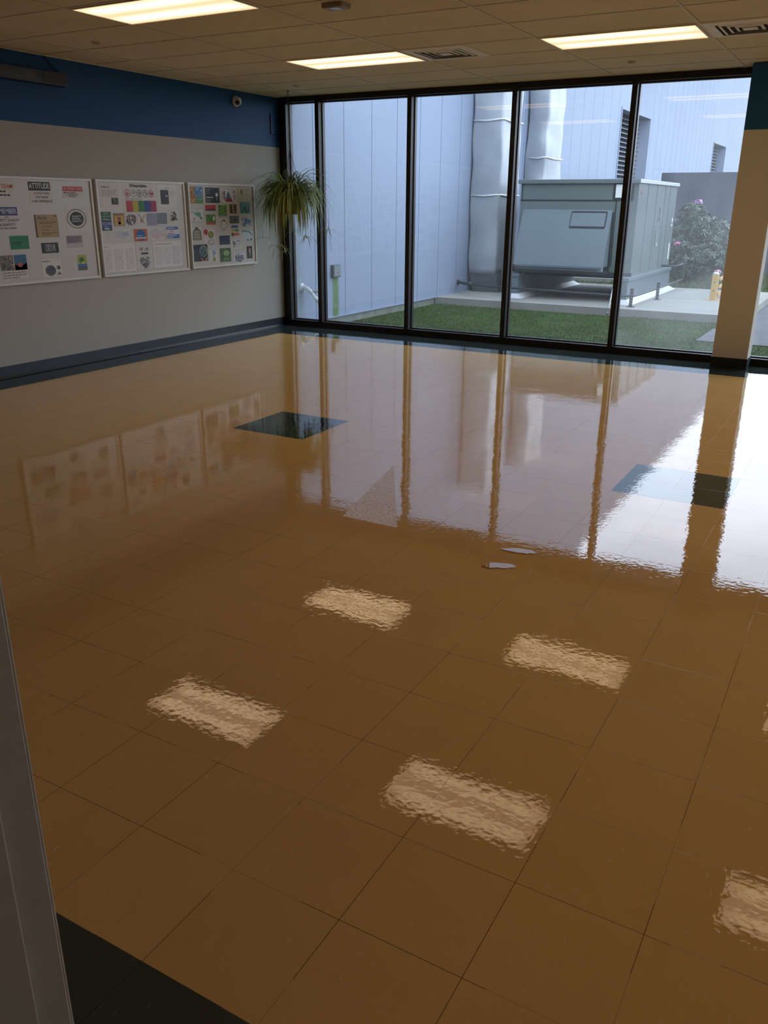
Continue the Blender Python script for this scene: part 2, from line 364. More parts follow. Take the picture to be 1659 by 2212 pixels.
# ---------------- ceiling lights
frame_m = mat('white_light_frame', 'd8cfba', .5)
def lamp_mat():
    m = bpy.data.materials.new('lit_prismatic_diffuser'); m.use_nodes = True; t = m.node_tree; t.nodes.clear()
    o = N(t, 'ShaderNodeOutputMaterial'); e = N(t, 'ShaderNodeEmission'); tcn = N(t, 'ShaderNodeTexCoord'); sx = N(t, 'ShaderNodeSeparateXYZ')
    t.links.new(tcn.outputs['Object'], sx.inputs[0])
    # two warm tubes behind the diffuser
    y = M_(t, 'ABSOLUTE', sx.outputs[1]); d = M_(t, 'ABSOLUTE', M_(t, 'SUBTRACT', y, .14)); g = M_(t, 'MAXIMUM', M_(t, 'SUBTRACT', 1, M_(t, 'DIVIDE', d, .11)), 0)
    g = M_(t, 'POWER', g, 1.0)
    xe = M_(t, 'MINIMUM', M_(t, 'MULTIPLY', M_(t, 'SUBTRACT', .61, M_(t, 'ABSOLUTE', sx.outputs[0])), 6), 1)
    r = N(t, 'ShaderNodeMix', data_type='RGBA'); t.links.new(M_(t, 'MULTIPLY', g, xe), r.inputs[0])
    r.inputs[6].default_value = (.40, .25, .15, 1); r.inputs[7].default_value = (.95, .67, .40, 1)
    t.links.new(r.outputs[2], e.inputs[0]); e.inputs[1].default_value = LAMP; t.links.new(e.outputs[0], o.inputs[0])
    return m
lm = lamp_mat()
def cell(u, v): return (CX0+CU*(u+.5), CY0+CV*(v+.5), H-.006)
c0 = cell(1, -1)
L0 = thing('ceiling_light', c0, 'lit fluorescent ceiling panel cut by the top edge of the picture, nearest the left wall', 'ceiling light', 'fluorescent ceiling panels')
b = MB(); hx, hy = CU/2-.014, CV/2-.014
for (a, c) in (((-hx, -hy), (hx, -hy+.016)), ((-hx, hy-.016), (hx, hy)), ((-hx, -hy+.016), (-hx+.016, hy-.016)), ((hx-.016, -hy+.016), (hx, hy-.016))):
    b.box((c0[0]+a[0], c0[1]+a[1], H-.006), (c0[0]+c[0], c0[1]+c[1], H+.008), frame_m)
b.build('frame', L0)
b = MB(); b.box((c0[0]-hx+.016, c0[1]-hy+.016, H-.002), (c0[0]+hx-.016, c0[1]+hy-.016, H+.006), lm); b.build('diffuser', L0)
copy_tree(L0, cell(1, 3), 'lit fluorescent ceiling panel left of the square air vent, nearest the windows')
copy_tree(L0, cell(3, 3), 'lit fluorescent ceiling panel at the upper right, beside the vent cut by the right edge')
copy_tree(L0, cell(3, -1), 'lit fluorescent ceiling panel out of the picture, mirrored on the floor at lower centre')
copy_tree(L0, cell(5, -1), 'lit fluorescent ceiling panel out of the picture, mirrored on the floor at the right edge')
for (u, v) in ((5, 3), (7, -1), (7, 3), (5, -5), (7, -5)):
    copy_tree(L0, cell(u, v), 'lit fluorescent ceiling panel outside the picture')

copy_tree(L0, (-.6, -1.4, H-.006), 'unseen ceiling panel added in the hallway to brighten the doorway end')  # unseen lamp added behind the camera to brighten the door frame and near floor

# ---------------- air vents (square four-way diffusers)
ventw = mat('vent_metal', 'ece6d8', .5, metal=0, spec=.5); ventd = mat('vent_dark_inside', '2a241d', .9)
def vent(u, v, label):
    x0 = CX0+CU*u+.014; y0 = CY0+CV*v+.014; s_ = CV-.028; cx, cy = x0+s_/2, y0+s_/2
    t = thing('air_vent', (cx, cy, H-.03), label, 'air vent', 'square ceiling air vents')
    def ring(b, r0, r1, z0, z1, z2, mt):   # sloped square ring: inner half-size r0 at z0, outer r1 at z1
        for (sx_, sy_) in ((1, 0), (0, 1), (-1, 0), (0, -1)):
            def P(r, w, z): return (cx+sx_*r-sy_*w, cy+sy_*r+sx_*w, z)
            b.add([P(r0, -r0, z0), P(r1, -r1, z1), P(r1, r1, z1), P(r0, r0, z0), P(r0, -r0, z0+.003), P(r1, -r1, z1+.003), P(r1, r1, z1+.003), P(r0, r0, z0+.003)],
                  [(0, 1, 2, 3), (7, 6, 5, 4), (0, 4, 5, 1), (1, 5, 6, 2), (2, 6, 7, 3), (3, 7, 4, 0)], mt)
    b = MB(); b.box((cx-.222, cy-.222, H-.0035), (cx+.222, cy+.222, H+.002), ventd); b.build('duct_opening', t)
    b = MB(); ring(b, .215, s_/2, H-.010, H-.003, 0, ventw); b.build('frame', t)
    for k, r in enumerate((.195, .145, .095)):
        b = MB(); ring(b, r-.019, r, H-.011, H-.008, 0, ventw); b.build('louver', t)
    b = MB(); b.box((cx-.05, cy-.05, H-.012), (cx+.05, cy+.05, H-.008), ventw); b.build('centre_plate', t)
    b = MB(); b.box((x0+s_+.002, y0, H-.002), (x0+s_+.016, y0+s_, H+.006), bar_m); b.build('side_rail', t)
vent(2, 3, 'square air vent in the ceiling just right of the far lit panel')
vent(4, 3, 'square air vent in the ceiling cut by the right edge of the picture')

# ---------------- small things on the ceiling
def sprinkler(x, y, label):
    t = thing('sprinkler_head', (x, y, H-.02), label, 'sprinkler', 'recessed ceiling sprinklers')
    b = MB(); b.lathe((x, y, H+.01), [(.040, -.008), (.042, -.012), (.040, -.016), (.034, -.017)], frame_m, 20); b.build('escutcheon', t)
    b = MB(); b.lathe((x, y, H-.006), [(.030, 0), (.030, -.006), (.026, -.008)], mat('sprinkler_cap', 'b0a690', .5), 20); b.build('cap', t)
sprinkler(-5.862, 5.551, 'small round sprinkler cap in the ceiling near the left wall, beside the nearest lit panel')
sprinkler(-5.926, 8.446, 'small round sprinkler cap in the ceiling near the far left window corner')
sprinkler(-2.267, 8.48, 'small round sprinkler cap in the ceiling in front of the window left of the column')
t = thing('smoke_detector', (-3.385, 5.29, H-.04), 'beige box-shaped smoke detector on the ceiling at the top edge of the picture', 'detector')
b = MB(); dm = mat('beige_plastic', '9a8f7c', .5); b.box((-3.46, 5.235, H-.028), (-3.30, 5.345, H+.01), dm); b.build('body', t, bevel=.006)
b = MB(); b.box((-3.40, 5.222, H-.034), (-3.33, 5.30, H-.024), mat('sensor_lens', 'a5a7ac', .3)); b.build('lens', t, bevel=.004)

# ---------------- left wall: message display, dome camera, conduit
t = thing('led_display', (WX+.05, 5.45, 2.50), 'long black electronic message display mounted high on the blue band, cut by the left edge', 'display')
dk = mat('black_display_case', '17130f', .4); pn = mat('smoked_display_panel', '2b2620', .25, spec=.5)
b = MB(); b.box((WX+.001, 4.9, 2.505), (WX+.085, 5.97, 2.615), dk); b.build('case', t, bevel=.004)
b = MB(); b.box((WX+.085, 4.93, 2.525), (WX+.088, 5.62, 2.600), pn); b.build('screen', t)
b = MB(); b.box((WX+.085, 5.70, 2.522), (WX+.088, 5.955, 2.600), mat('dull_grille', '332c24', .6)); b.build('speaker_grille', t)
b = MB(); b.tube([(WX+.006, 5.80, H-.002), (WX+.012, 5.83, 2.70), (WX+.02, 5.90, 2.645), (WX+.04, 5.94, 2.614)], .004, dk, 6); b.build('power_cord', t)
t = thing('dome_camera', (WX+.03, 8.462, 2.63), 'small white round security camera on the blue band near the window corner', 'security camera')
wp = mat('white_plastic', 'cfcdc6', .4)
b = MB(); b.lathe((WX, 8.462, 2.625), [(.058, 0), (.06, .012), (.052, .03), (.045, .034)], wp, 24, 'x'); b.build('mount', t)
b = MB(); b.lathe((WX+.028, 8.462, 2.625), [(.043, 0), (.046, .012), (.044, .026), (.036, .038), (.022, .046), (.004, .049)], wp, 24, 'x'); b.build('housing', t)
b = MB(); b.tube([(WX+.052, 8.438, 2.612), (WX+.072, 8.424, 2.604)], [.025, .021], mat('camera_lens', '0b0b0d', .1), 16); b.build('lens', t)
b = MB(); cb = mat('dark_blue_cable_cover', '10263e', .5)
b.box((WX+.0005, 9.118, 2.325), (WX+.012, 9.130, 2.56), cb); b.tube([(WX+.006, 9.124, 2.33), (WX+.006, 9.2, 2.322), (WX+.01, 9.286, 2.326)], .005, cb, 6)
tag(b.build('cable_cover'), 'thin dark vertical cable cover on the blue band beside the window frame', 'cable cover')

# ---------------- whiteboards and everything pinned to them
wb_m = mat('board_surface', 'bfbbb2', .28, spec=.5); wf_m = mat('board_frame_white', 'd3d2cf', .35, spec=.5); sh_m = mat('board_edge_dark', '4a4238', .6)
def board(y0, y1, z0, z1, label):
    t = thing('whiteboard', (WX+.01, (y0+y1)/2, z0), label, 'whiteboard', 'notice boards on the left wall')
    b = MB(); b.box((WX+.002, y0+.015, z0+.015), (WX+.021, y1-.015, z1-.015), wb_m); b.build('surface', t)
    b = MB(); w = .022
    for (a, c) in (((y0, z0), (y1, z0+w)), ((y0, z1-w), (y1, z1)), ((y0, z0+w), (y0+w, z1-w)), ((y1-w, z0+w), (y1, z1-w))):
        b.box((WX+.002, a[0], a[1]), (WX+.032, c[0], c[1]), wf_m)
    b.build('frame', t, bevel=.002)
    return t
board(4.97, 6.172, .812, 1.733, 'framed whiteboard with large slogans in block letters, nearest the left edge')
board(6.222, 7.475, .812, 1.733, 'framed whiteboard with five coloured strips at its top, middle of the three')
board(7.53, 8.708, .818, 1.733, 'framed whiteboard crowded with small colour posters, nearest the window')
PX = WX+.0215
IN = '22201e'
RECT = {
'A1':(5.030,5.296,1.557,1.682),'A2':(5.443,5.704,1.497,1.692),'A3':(5.819,6.068,1.559,1.668),'A4':(5.037,5.313,1.279,1.481),'A5':(5.464,5.726,1.211,1.412),'A6':(5.820,6.075,1.252,1.466),'A7':(5.173,5.374,1.118,1.234),'A8':(5.505,5.698,1.072,1.164),'A9':(5.801,5.997,1.109,1.220),'A10':(5.043,5.322,0.866,1.072),'A11':(5.483,5.707,0.861,1.021),'A12':(5.904,6.018,0.896,1.040),'B1':(6.265,6.529,1.474,1.702),'B2':(6.567,7.045,1.426,1.712),'B3':(7.065,7.355,1.474,1.706),'B4':(6.258,6.386,1.256,1.433),'B5':(6.416,6.563,1.297,1.420),'B6':(6.577,6.734,1.294,1.419),'B7':(6.746,6.862,1.305,1.418),'B8':(6.875,7.030,1.292,1.417),'B9':(7.033,7.177,1.308,1.419),'B10':(7.208,7.351,1.333,1.440),'B11':(6.421,6.621,1.161,1.268),'B12':(6.676,6.864,1.142,1.263),'B13':(6.906,7.112,1.150,1.268),'B14':(7.155,7.351,1.154,1.276),'B15':(6.217,6.669,0.852,1.130),'B16':(6.684,6.919,0.862,1.124),'B17':(6.936,7.366,0.865,1.132),'C1':(7.528,7.780,1.517,1.695),'C2':(7.821,8.064,1.524,1.688),'C3':(8.106,8.361,1.524,1.692),'C4':(8.409,8.639,1.551,1.696),'C5':(7.805,7.985,1.439,1.501),'C6':(8.028,8.180,1.368,1.502),'C7':(8.237,8.363,1.408,1.509),'C8':(8.425,8.617,1.405,1.536),'C9':(7.530,7.780,1.320,1.463),'C10':(7.807,7.973,1.290,1.400),'C11':(8.044,8.185,1.210,1.344),'C12':(8.222,8.398,1.297,1.382),'C13':(8.440,8.649,1.256,1.368),'C14':(7.552,7.722,1.118,1.269),'C15':(7.749,7.949,1.087,1.246),'C16':(8.239,8.389,1.149,1.278),'C17':(8.437,8.657,1.085,1.218),'C18':(8.019,8.210,1.062,1.164),'C19':(8.231,8.429,1.008,1.116),'C20':(7.545,7.800,0.894,1.077),'C21':(7.834,7.971,0.884,1.054),'C22':(8.014,8.214,0.868,1.023),'C23':(8.261,8.471,0.854,0.974),'C24':(8.516,8.624,0.885,1.029),}
K1 = '1f1d1b'
POST = {
'A1': ('white slogan sheet with red word TEAM over small dark print, leftmost on its board', 'notice', 'd0ccc4', [('t','A TEAM',.62,.28,.28,.62,'c23a33'),('l',.2,.98,.5,.72,1,K1),('l',.3,.88,.74,.96,1,K1)]),
'A2': ('white sheet headed ATTITUDE in white letters on a black bar', 'notice', 'd2cfc9', [('r',0,.0,.92,.38,K1),('t','ATTITUDE',.46,.19,.24,.84,'e2e0da'),('t','A LITTLE THING',.52,.5,.085,.66,'33363a'),('t','THAT MAKES',.52,.67,.085,.55,'33363a'),('t','A BIG DIFFERENCE',.52,.85,.1,.88,'33363a')]),
'A3': ('white slogan sheet with a red bar reading 5S EVERY DAY', 'notice', 'cecac2', [('r',.02,.08,.97,.46,'b9434a'),('t','5S EVERY DAY',.5,.27,.2,.88,'dba8a2'),('l',.05,.97,.5,.66,1,K1),('l',.22,.8,.66,.82,1,K1),('l',.3,.74,.82,.96,1,K1)]),
'A4': ('sheet headed REMEMBER on a blue bar, about safety, quality and quantity', 'notice', 'cfccd0', [('r',0,.02,.93,.37,'35427e'),('t','REMEMBER',.47,.2,.22,.84,'c9cbd6'),('t',"IT'S",.5,.45,.07,.12,'444048'),('t','SAFETY, QUALITY',.53,.57,.11,.9,'3c3038'),('t','& QUANTITY',.5,.75,.11,.6,'3c3038'),('t','IN THAT ORDER',.52,.9,.07,.6,'4c4048')]),
'A5': ('tan sheet with a brown spine and blue heading Why 5S?', 'notice', 'a88f62', [('r',0,0,.07,1,'5a3b14'),('t','Why 5S?',.33,.15,.12,.4,'37457e'),('c',.88,.07,.05,.035,'6b4f1e'),('l',.2,.92,.3,.42,2,'5f4c30'),('l',.25,.85,.5,.56,1,'5f4c30'),('l',.25,.85,.64,.7,1,'5f4c30'),('l',.25,.92,.77,.9,2,'5f4c30')]),
'A6': ('white sheet with a round black badge ringed by small lettering', 'notice', 'cfccc5', [('o',.52,.44,.47,.42,.12,'7d7c78'),('c',.52,.44,.4,.36,'cfccc5'),('c',.52,.44,.33,.3,'1d2723'),('t','SAFETY',.52,.35,.09,.44,'b9c0bb'),('l',.3,.74,.4,.48,1,'b9c0bb'),('t','QUALITY',.52,.54,.09,.48,'b9c0bb')]),
'A7': ('plain green card with one dark line of print', 'notice', '1f7a50', [('l',.14,.9,.42,.6,1,'123e30'),('l',.14,.6,.6,.74,1,'1a5c40')]),
'A8': ('black poster with a blurred grey picture in its middle', 'poster', '1a1513', [('r',.2,.13,.82,.86,'6f6d6c'),('b',.5,.5,.26,.3,40,.06,['55514f','8b8a88','43403e','a09d99'])]),
'A9': ('pale sheet with a block of purplish grey lettering', 'notice', 'b5b0b2', [('r',.0,.0,.95,.62,'8f8489'),('l',.05,.9,.05,.6,4,'4f464e')]),
'A10': ('white sheet with two photographs side by side above three lines of print', 'notice', 'd0ccc4', [('r',0,0,.5,.64,'6f6a5c'),('b',.25,.32,.22,.27,50,.06,['4f4a3e','8a8577','a49a8a','3b3529']),('r',.53,0,1,.64,'2f5f86'),('p',[(.53,.64),(.53,.4),(.72,.5),(1,.34),(1,.64)],'5d6a58'),('c',.74,.42,.09,.1,'b2533c'),('l',.03,.95,.68,1,3,'8f8480')]),
'A11': ('white sheet with a large grey circle beside two small drawings', 'notice', 'cfcbc3', [('l',.02,.68,.06,.2,1,'6a6a66'),('c',.42,.66,.27,.3,'4a4d52'),('b',.42,.66,.18,.2,25,.05,['5d6066','3b3e44']),('c',.84,.52,.1,.12,'43505a'),('p',[(.7,.93),(.85,.72),(.98,.93)],'7d6a58')]),
'A12': ('small upright card in yellow, green and blue', 'poster', '9aa84a', [('r',0,.58,1,.76,'3a6fa8'),('r',0,.76,1,1,'57585c'),('r',0,0,1,.16,'a9a552'),('c',.46,.33,.27,.18,'3c6a2c'),('c',.6,.5,.16,.08,'c2c24e')]),
'B1': ('white page of small print with a little dark photograph at its corner', 'notice', 'd2cfca', [('l',.1,.75,.1,.24,1,'8d857f'),('l',.1,.85,.26,.56,5,'a39c98'),('r',.56,.6,.9,.88,'3b3d31'),('b',.72,.74,.12,.1,18,.05,['6b6b52','23241c','8a8b78'])]),
'B2': ('white sheet with five ringed symbols above red, yellow, green, blue and magenta strips', 'poster', 'd2cfca', [('t','5S Responsibilities',.47,.1,.1,.5,K1)]+
   [('o',.14+.175*i,.36,.08,.13,.2,c) for i,c in enumerate(('a03a40','8d8f80','5f6668','6a6880','96404e'))]+[('b',.14+.175*i,.36,.04,.06,8,.03,[c]) for i,c in enumerate(('b03038','9aa08c','70797c','8a88a0','b03a48'))]+
   [('l',.07,.93,.52,.57,1,'8a8684')]+[('r',.08+.18*i,.6,.25+.18*i,.98,c) for i,c in enumerate(('b8353a','b5a82a','2c7a35','2c3c8c','a02458'))]),
'B3': ('white page with a narrow dark grey picture at its left side', 'notice', 'd6d4d0', [('l',.4,.62,.12,.2,1,'9a9794'),('r',.14,.24,.56,.86,'37352f'),('b',.35,.5,.16,.26,20,.05,['4c4a42','2a2925']),('c',.45,.5,.06,.04,'b8b8b2'),('l',.62,.92,.28,.5,3,'b3b0ae')]),
'B4': ('narrow poster, dark green lettered half above a navy blue half', 'poster', '24402f', [('r',0,.52,1,1,'22376a'),('t','SAFETY',.5,.1,.1,.6,'aab5ac'),('r',.06,.19,.94,.28,'5f8f6a'),('l',.1,.9,.31,.36,1,'9fb09f'),('t','PEOPLE',.5,.42,.1,.7,'aab5ac'),('r',.05,.55,.95,.7,'7f8ec0'),('l',.1,.9,.58,.68,1,'2a3a70'),('l',.15,.85,.74,.82,1,'b0b8d0'),('c',.5,.9,.3,.06,'a0a8c4')]),
'B5': ('yellow poster with a red figure in a brown border', 'poster', '93774f', [('r',.1,.2,.92,.95,'c2a63c'),('r',.36,.3,.68,.62,'a34338'),('r',.3,.62,.7,.9,'b9ad86'),('c',.52,.76,.14,.12,'6f7f7a'),('r',.04,.02,.96,.17,'8d6b60')]),
'B6': ('white sheet with a dark brown and purple drawing of a crowd', 'poster', 'cfcbca', [('b',.5,.5,.4,.42,70,.1,['3c302c','5d4a46','6b5a68','83706f','2e3138']),('b',.2,.7,.14,.2,12,.07,['2f3d4c','46586a']),('b',.8,.35,.14,.25,10,.06,['7a4a3c','8a6a5a'])]),
'B7': ('white sheet with a thin sketch of two crossed figures', 'poster', 'd1cecb', [('p',[(.1,.1),(.25,.1),(.85,.9),(.7,.9)],'8d7a58'),('p',[(.85,.08),(.97,.15),(.4,.88),(.25,.85)],'a09a72'),('b',.45,.6,.16,.16,12,.06,['5a3a2e','7a4638'])]),
'B8': ('lilac sheet of fine print', 'notice', '9a98b0', [('l',.2,.8,.03,.09,1,'5f5d78'),('l',.06,.96,.12,.95,10,'8583a0')]),
'B9': ('slate grey sheet of fine print', 'notice', '6c7880', [('l',.08,.92,.06,.94,8,'7f8c94')]),
'B10': ('white sheet with a jagged black ink drawing', 'poster', 'd0cdc9', [('b',.5,.5,.3,.42,60,.09,['3a3a38','24221f','6a6a66']),('b',.5,.82,.42,.12,22,.07,['44443f','2b2926'])]),
'B11': ('word cloud printed in pale blue and grey', 'poster', 'cfcdce', [('l',.2,.8,.06,.16,1,'8fa0b4'),('l',.05,.95,.2,.8,7,'8a9db4'),('l',.15,.85,.82,.95,1,'a3b0be'),('l',.5,.92,.35,.62,3,'6c82b0')]),
'B12': ('orange poster with a blue dome shape', 'poster', 'bb4e2a', [('c',.52,.42,.33,.36,'1f5f9c'),('r',.19,.42,.85,.72,'1f5f9c'),('r',.1,.66,.92,.8,'c9cbd0'),('l',.15,.9,.69,.77,1,'6a7aa0'),('l',.28,.76,.5,.6,1,'c9d3dc'),('r',.3,.86,.75,.95,'2a3f7a')]),
'B13': ('word cloud printed in pink and grey', 'poster', 'cfcbcb', [('l',.15,.8,.06,.16,1,'8f8f94'),('l',.03,.95,.18,.5,4,'9a9aa0'),('l',.06,.97,.5,.84,4,'bc8088'),('l',.4,.85,.84,.96,1,'b87a84')]),
'B14': ('blue, white and red lettered sign', 'poster', 'cfd0d8', [('r',0,0,.94,.23,'3f62a6'),('l',.08,.9,.05,.18,1,'d5d8e2'),('l',.3,.75,.28,.43,1,'c0504e'),('l',.12,.95,.46,.61,1,'c0504e'),('r',.04,.63,1,.98,'3f62a6'),('l',.08,.96,.66,.8,1,'d0d4e0'),('l',.1,.9,.81,.95,1,'d0d4e0')]),
'B15': ('large white sheet of faint print at the lower left of the middle board', 'notice', 'd6d3d2', [('l',.04,.35,.08,.14,1,'9c9795'),('l',.06,.28,.18,.95,12,'b9b3b2'),('l',.36,.62,.18,.95,12,'b9b3b2'),('l',.7,.95,.18,.95,12,'b9b3b2')]),
'B16': ('grey-white sheet with a black banner over a dense drawing of a heap', 'poster', 'c9c6c5', [('b',.34,.24,.12,.09,14,.05,['6d6d6b','8c8c8a']),('b',.64,.24,.12,.09,14,.05,['6d6d6b','8c8c8a']),('r',.3,.37,.72,.44,K1),('l',.36,.66,.385,.425,1,'6a6866'),('b',.52,.7,.33,.17,70,.08,['3d3d3b','7d7d7a','5c5c5a','9a9a97']),('b',.52,.88,.22,.1,25,.07,['4a4a48','6c6c6a'])]),
'B17': ('large white sheet of faint print at the lower right of the middle board', 'notice', 'd8d5d6', [('l',.08,.92,.06,.16,1,'a5a1a3'),('l',.05,.3,.2,.92,12,'bcb6b8'),('l',.36,.6,.2,.92,12,'bcb6b8'),('l',.66,.95,.2,.92,12,'a9a5aa')]),
'C1': ('painting-like poster, orange left and blue and green right', 'poster', 'a5793a', [('b',.25,.45,.22,.4,50,.1,['b98a42','9c5f3a','c2a05a','7d6038']),('p',[(.5,0),(1,0),(1,.6),(.55,.62),(.45,.4)],'5f8fb8'),('b',.72,.26,.2,.2,30,.08,['2f6f9c','8fb4cc','35608a']),('p',[(.5,.72),(.75,.58),(1,.7),(1,1),(.5,1)],'5f8f3c'),('b',.8,.72,.14,.08,12,.06,['4a86b0','7fa3a8'])]),
'C2': ('black poster with lines of white print and a small white figure', 'poster', '0d0b0a', [('l',.05,.38,.08,.2,1,'8d8882'),('l',.05,.3,.22,.34,1,'8d8882'),('l',.05,.5,.36,.46,1,'6f6a66'),('l',.06,.6,.56,.72,1,'d8d5d0'),('l',.05,.4,.76,.96,2,'8d8882'),('c',.8,.48,.09,.14,'dcdad6'),('r',.74,.56,.86,.86,'6b6864')]),
'C3': ('white poster with a tall coloured triangle between ink scribbles', 'poster', 'cfccca', [('p',[(.46,.22),(.56,.45),(.36,.45)],'2f4a58'),('p',[(.36,.45),(.56,.45),(.64,.66),(.3,.66)],'3f7f8c'),('p',[(.3,.66),(.64,.66),(.76,.92),(.22,.92)],'8a2f52'),('b',.14,.5,.1,.35,26,.05,['4a4f58','7a5a5c']),('b',.85,.5,.1,.38,26,.05,['4a4f58','3a4a70']),('l',.1,.92,.04,.12,1,'8f8d8a')]),
'C4': ('cream poster with a small dark tree and grey lettering', 'poster', 'bdb795', [('p',[(.2,.1),(.36,.3),(.3,.62),(.2,.4)],'4f4f22'),('c',.26,.28,.12,.14,'6f6f30'),('l',.52,.9,.1,.24,1,'7d8072'),('l',.55,.86,.4,.62,2,'8d9086')]),
'C5': ('small red banner over a dark strip', 'poster', 'b02c28', [('r',0,.72,1,1,'2f2a30'),('l',.1,.85,.3,.5,1,'c2544c')]),
'C6': ('green leafy picture with pale blue foot', 'poster', '4f8238', [('b',.5,.45,.4,.42,50,.09,['6c9c42','3f6c33','8fae58','4a7d5c']),('r',0,.86,1,1,'8a9aa8')]),
'C7': ('narrow dark poster with a golden streak', 'poster', '3d3428', [('p',[(.3,.05),(.6,.05),(.7,.95),(.42,.95)],'a8923a'),('b',.5,.5,.4,.4,22,.07,['5a4c38','2c241c','7f6a2c'])]),
'C8': ('teal picture of vehicles and people', 'poster', '4a8a8a', [('b',.5,.3,.4,.22,26,.09,['2f6a70','6aa3a0']),('b',.5,.7,.4,.22,40,.08,['24494c','2f6a4c','173338'])]),
'C9': ('white page in a teal border with a green animal-like blot', 'poster', '9db0ae', [('r',.06,.06,.94,.94,'cfcfce'),('b',.56,.42,.2,.14,26,.07,['4a8a78','5f9a88']),('b',.76,.68,.12,.16,16,.06,['3a5a50','4f7a68']),('b',.22,.26,.12,.12,14,.06,['9ab0b8','b0a8c0']),('b',.3,.78,.08,.1,10,.05,['8a8a9c']),('l',.4,.9,.12,.2,1,'8f9a9a')]),
'C10': ('green poster with an orange foot and a white figure', 'poster', '3f7d32', [('r',0,.76,1,1,'b0502a'),('b',.4,.4,.3,.3,24,.1,['5f9c46','2f6a28']),('c',.8,.4,.12,.2,'d5d5c8'),('b',.5,.86,.4,.08,14,.05,['8a3a20','c26a3a'])]),
'C11': ('white sheet with an oval pencil sketch of a face', 'poster', 'cbc8c4', [('o',.5,.48,.44,.42,.16,'5a5654'),('p',[(.25,.1),(.5,.0),(.78,.12),(.5,.16)],'46413f'),('c',.35,.42,.05,.03,'57524f'),('c',.62,.42,.05,.03,'57524f'),('p',[(.45,.6),(.7,.66),(.5,.7)],'6a6460'),('l',.05,.85,.88,.98,1,'7a7672')]),
'C12': ('dull grey landscape photograph', 'poster', '5c5c58', [('b',.5,.35,.45,.25,30,.09,['6f6f6a','4f4f4c']),('r',.42,.4,.72,.62,'24201c'),('r',0,.78,1,1,'46443f')]),
'C13': ('blue and lilac collage', 'poster', 'b3b8b8', [('b',.3,.25,.26,.2,26,.08,['6a5f9c','8f86b8']),('b',.6,.45,.3,.24,34,.1,['2c5a9c','3f78b0','23406f']),('b',.25,.8,.18,.14,14,.07,['1f3f70','2c5a9c']),('p',[(.6,.7),(.95,.85),(.9,.92),(.55,.78)],'6f7f58')]),
'C14': ('white sheet with a drawing of a green-grey jar', 'poster', 'cbc8c2', [('p',[(.12,.3),(.3,.16),(.72,.16),(.9,.3),(.96,.95),(.08,.95)],'4a4a3a'),('p',[(.2,.34),(.34,.24),(.68,.24),(.8,.34),(.86,.9),(.16,.9)],'9c9a7c'),('c',.5,.09,.18,.08,'5a5a3c'),('r',.18,.44,.84,.47,'4f4d3c'),('r',.18,.6,.84,.63,'4f4d3c'),('r',.18,.8,.84,.83,'4f4d3c')]),
'C15': ('white sheet with a red balloon and a yellow-green ball', 'poster', 'cdcac6', [('c',.2,.22,.19,.2,'b02c30'),('p',[(.05,.3),(.35,.3),(.25,.5)],'b02c30'),('c',.62,.42,.24,.25,'6f7a2c'),('b',.62,.42,.14,.14,18,.06,['a8a83a','4f5a24','c2b83c']),('o',.62,.92,.28,.16,.25,'6a6f78')]),
'C16': ('white sheet with three stacked bars in blue, yellow-green and orange', 'poster', 'cfccc8', [('r',.04,.02,.92,.26,'3f5aa0'),('r',.04,.34,.5,.58,'a8a02c'),('r',.5,.34,.95,.58,'4f8a58'),('r',.04,.68,.5,.94,'8a6a2c'),('r',.34,.68,1,.94,'c25a35'),('c',.16,.82,.14,.18,'3f4a2a')]),
'C17': ('pale page with a teal arc over tiny lettering', 'poster', 'b9c2c2', [('p',[(.0,.05),(.3,.0),(.65,.1),(.95,.4),(.9,.48),(.6,.22),(.3,.13),(.02,.18)],'4a8088'),('c',.5,.84,.07,.07,'3f4648'),('c',.8,.82,.08,.08,'3f4648'),('l',.25,.95,.88,.96,1,'6a7478')]),
'C18': ('dark navy blue photograph', 'poster', '25294a', [('b',.5,.5,.45,.42,36,.08,['34385c','1c2038','46507a'])]),
'C19': ('white sheet with a grey-green leaf sketch and print', 'poster', 'c9c8c5', [('b',.25,.5,.14,.34,26,.07,['3f5248','5f7068','7f8c84']),('p',[(.4,.2),(.7,.1),(.95,.2),(.7,.3)],'7f8c8a'),('l',.42,.95,.36,.85,5,'a0a5a3')]),
'C20': ('dark poster of two hands under a green globe', 'poster', '161c20', [('l',.04,.45,.3,.95,6,'3a4448'),('o',.72,.4,.26,.34,.3,'7f8f90'),('c',.72,.42,.2,.27,'2f4a40'),('b',.7,.4,.14,.18,20,.06,['4a7a5c','1f3a34','5f8a70']),('p',[(.48,.72),(.62,.84),(.74,1),(.6,1)],'a8735a'),('p',[(.98,.74),(.86,.82),(.76,1),(.9,1)],'a8735a')]),
'C21': ('white sheet with a thin blue tree standing on a green block', 'poster', 'cccac8', [('r',.46,.3,.56,.72,'3f5f9c'),('b',.5,.26,.42,.24,46,.05,['6f8ab8','4f6fae','9fb0c4']),('b',.5,.45,.25,.1,12,.06,['3f5f9c']),('r',.36,.74,.74,1,'8a9a45')]),
'C22': ('green poster with a pale leaf shape', 'poster', '38562a', [('b',.5,.5,.44,.44,40,.08,['4a6c34','2c4622','5f8040']),('c',.6,.36,.26,.2,'8fae6a'),('b',.6,.4,.2,.16,16,.07,['a8c48a','7f9c5c']),('b',.5,.8,.3,.1,10,.06,['8fae6a'])]),
'C23': ('black and white drawing of a heap of faces', 'poster', 'c6c5c8', [('b',.5,.62,.42,.34,80,.08,['3c3c44','6a6a74','8d8d96','55555f']),('l',.2,.8,.05,.16,1,'8f9090')]),
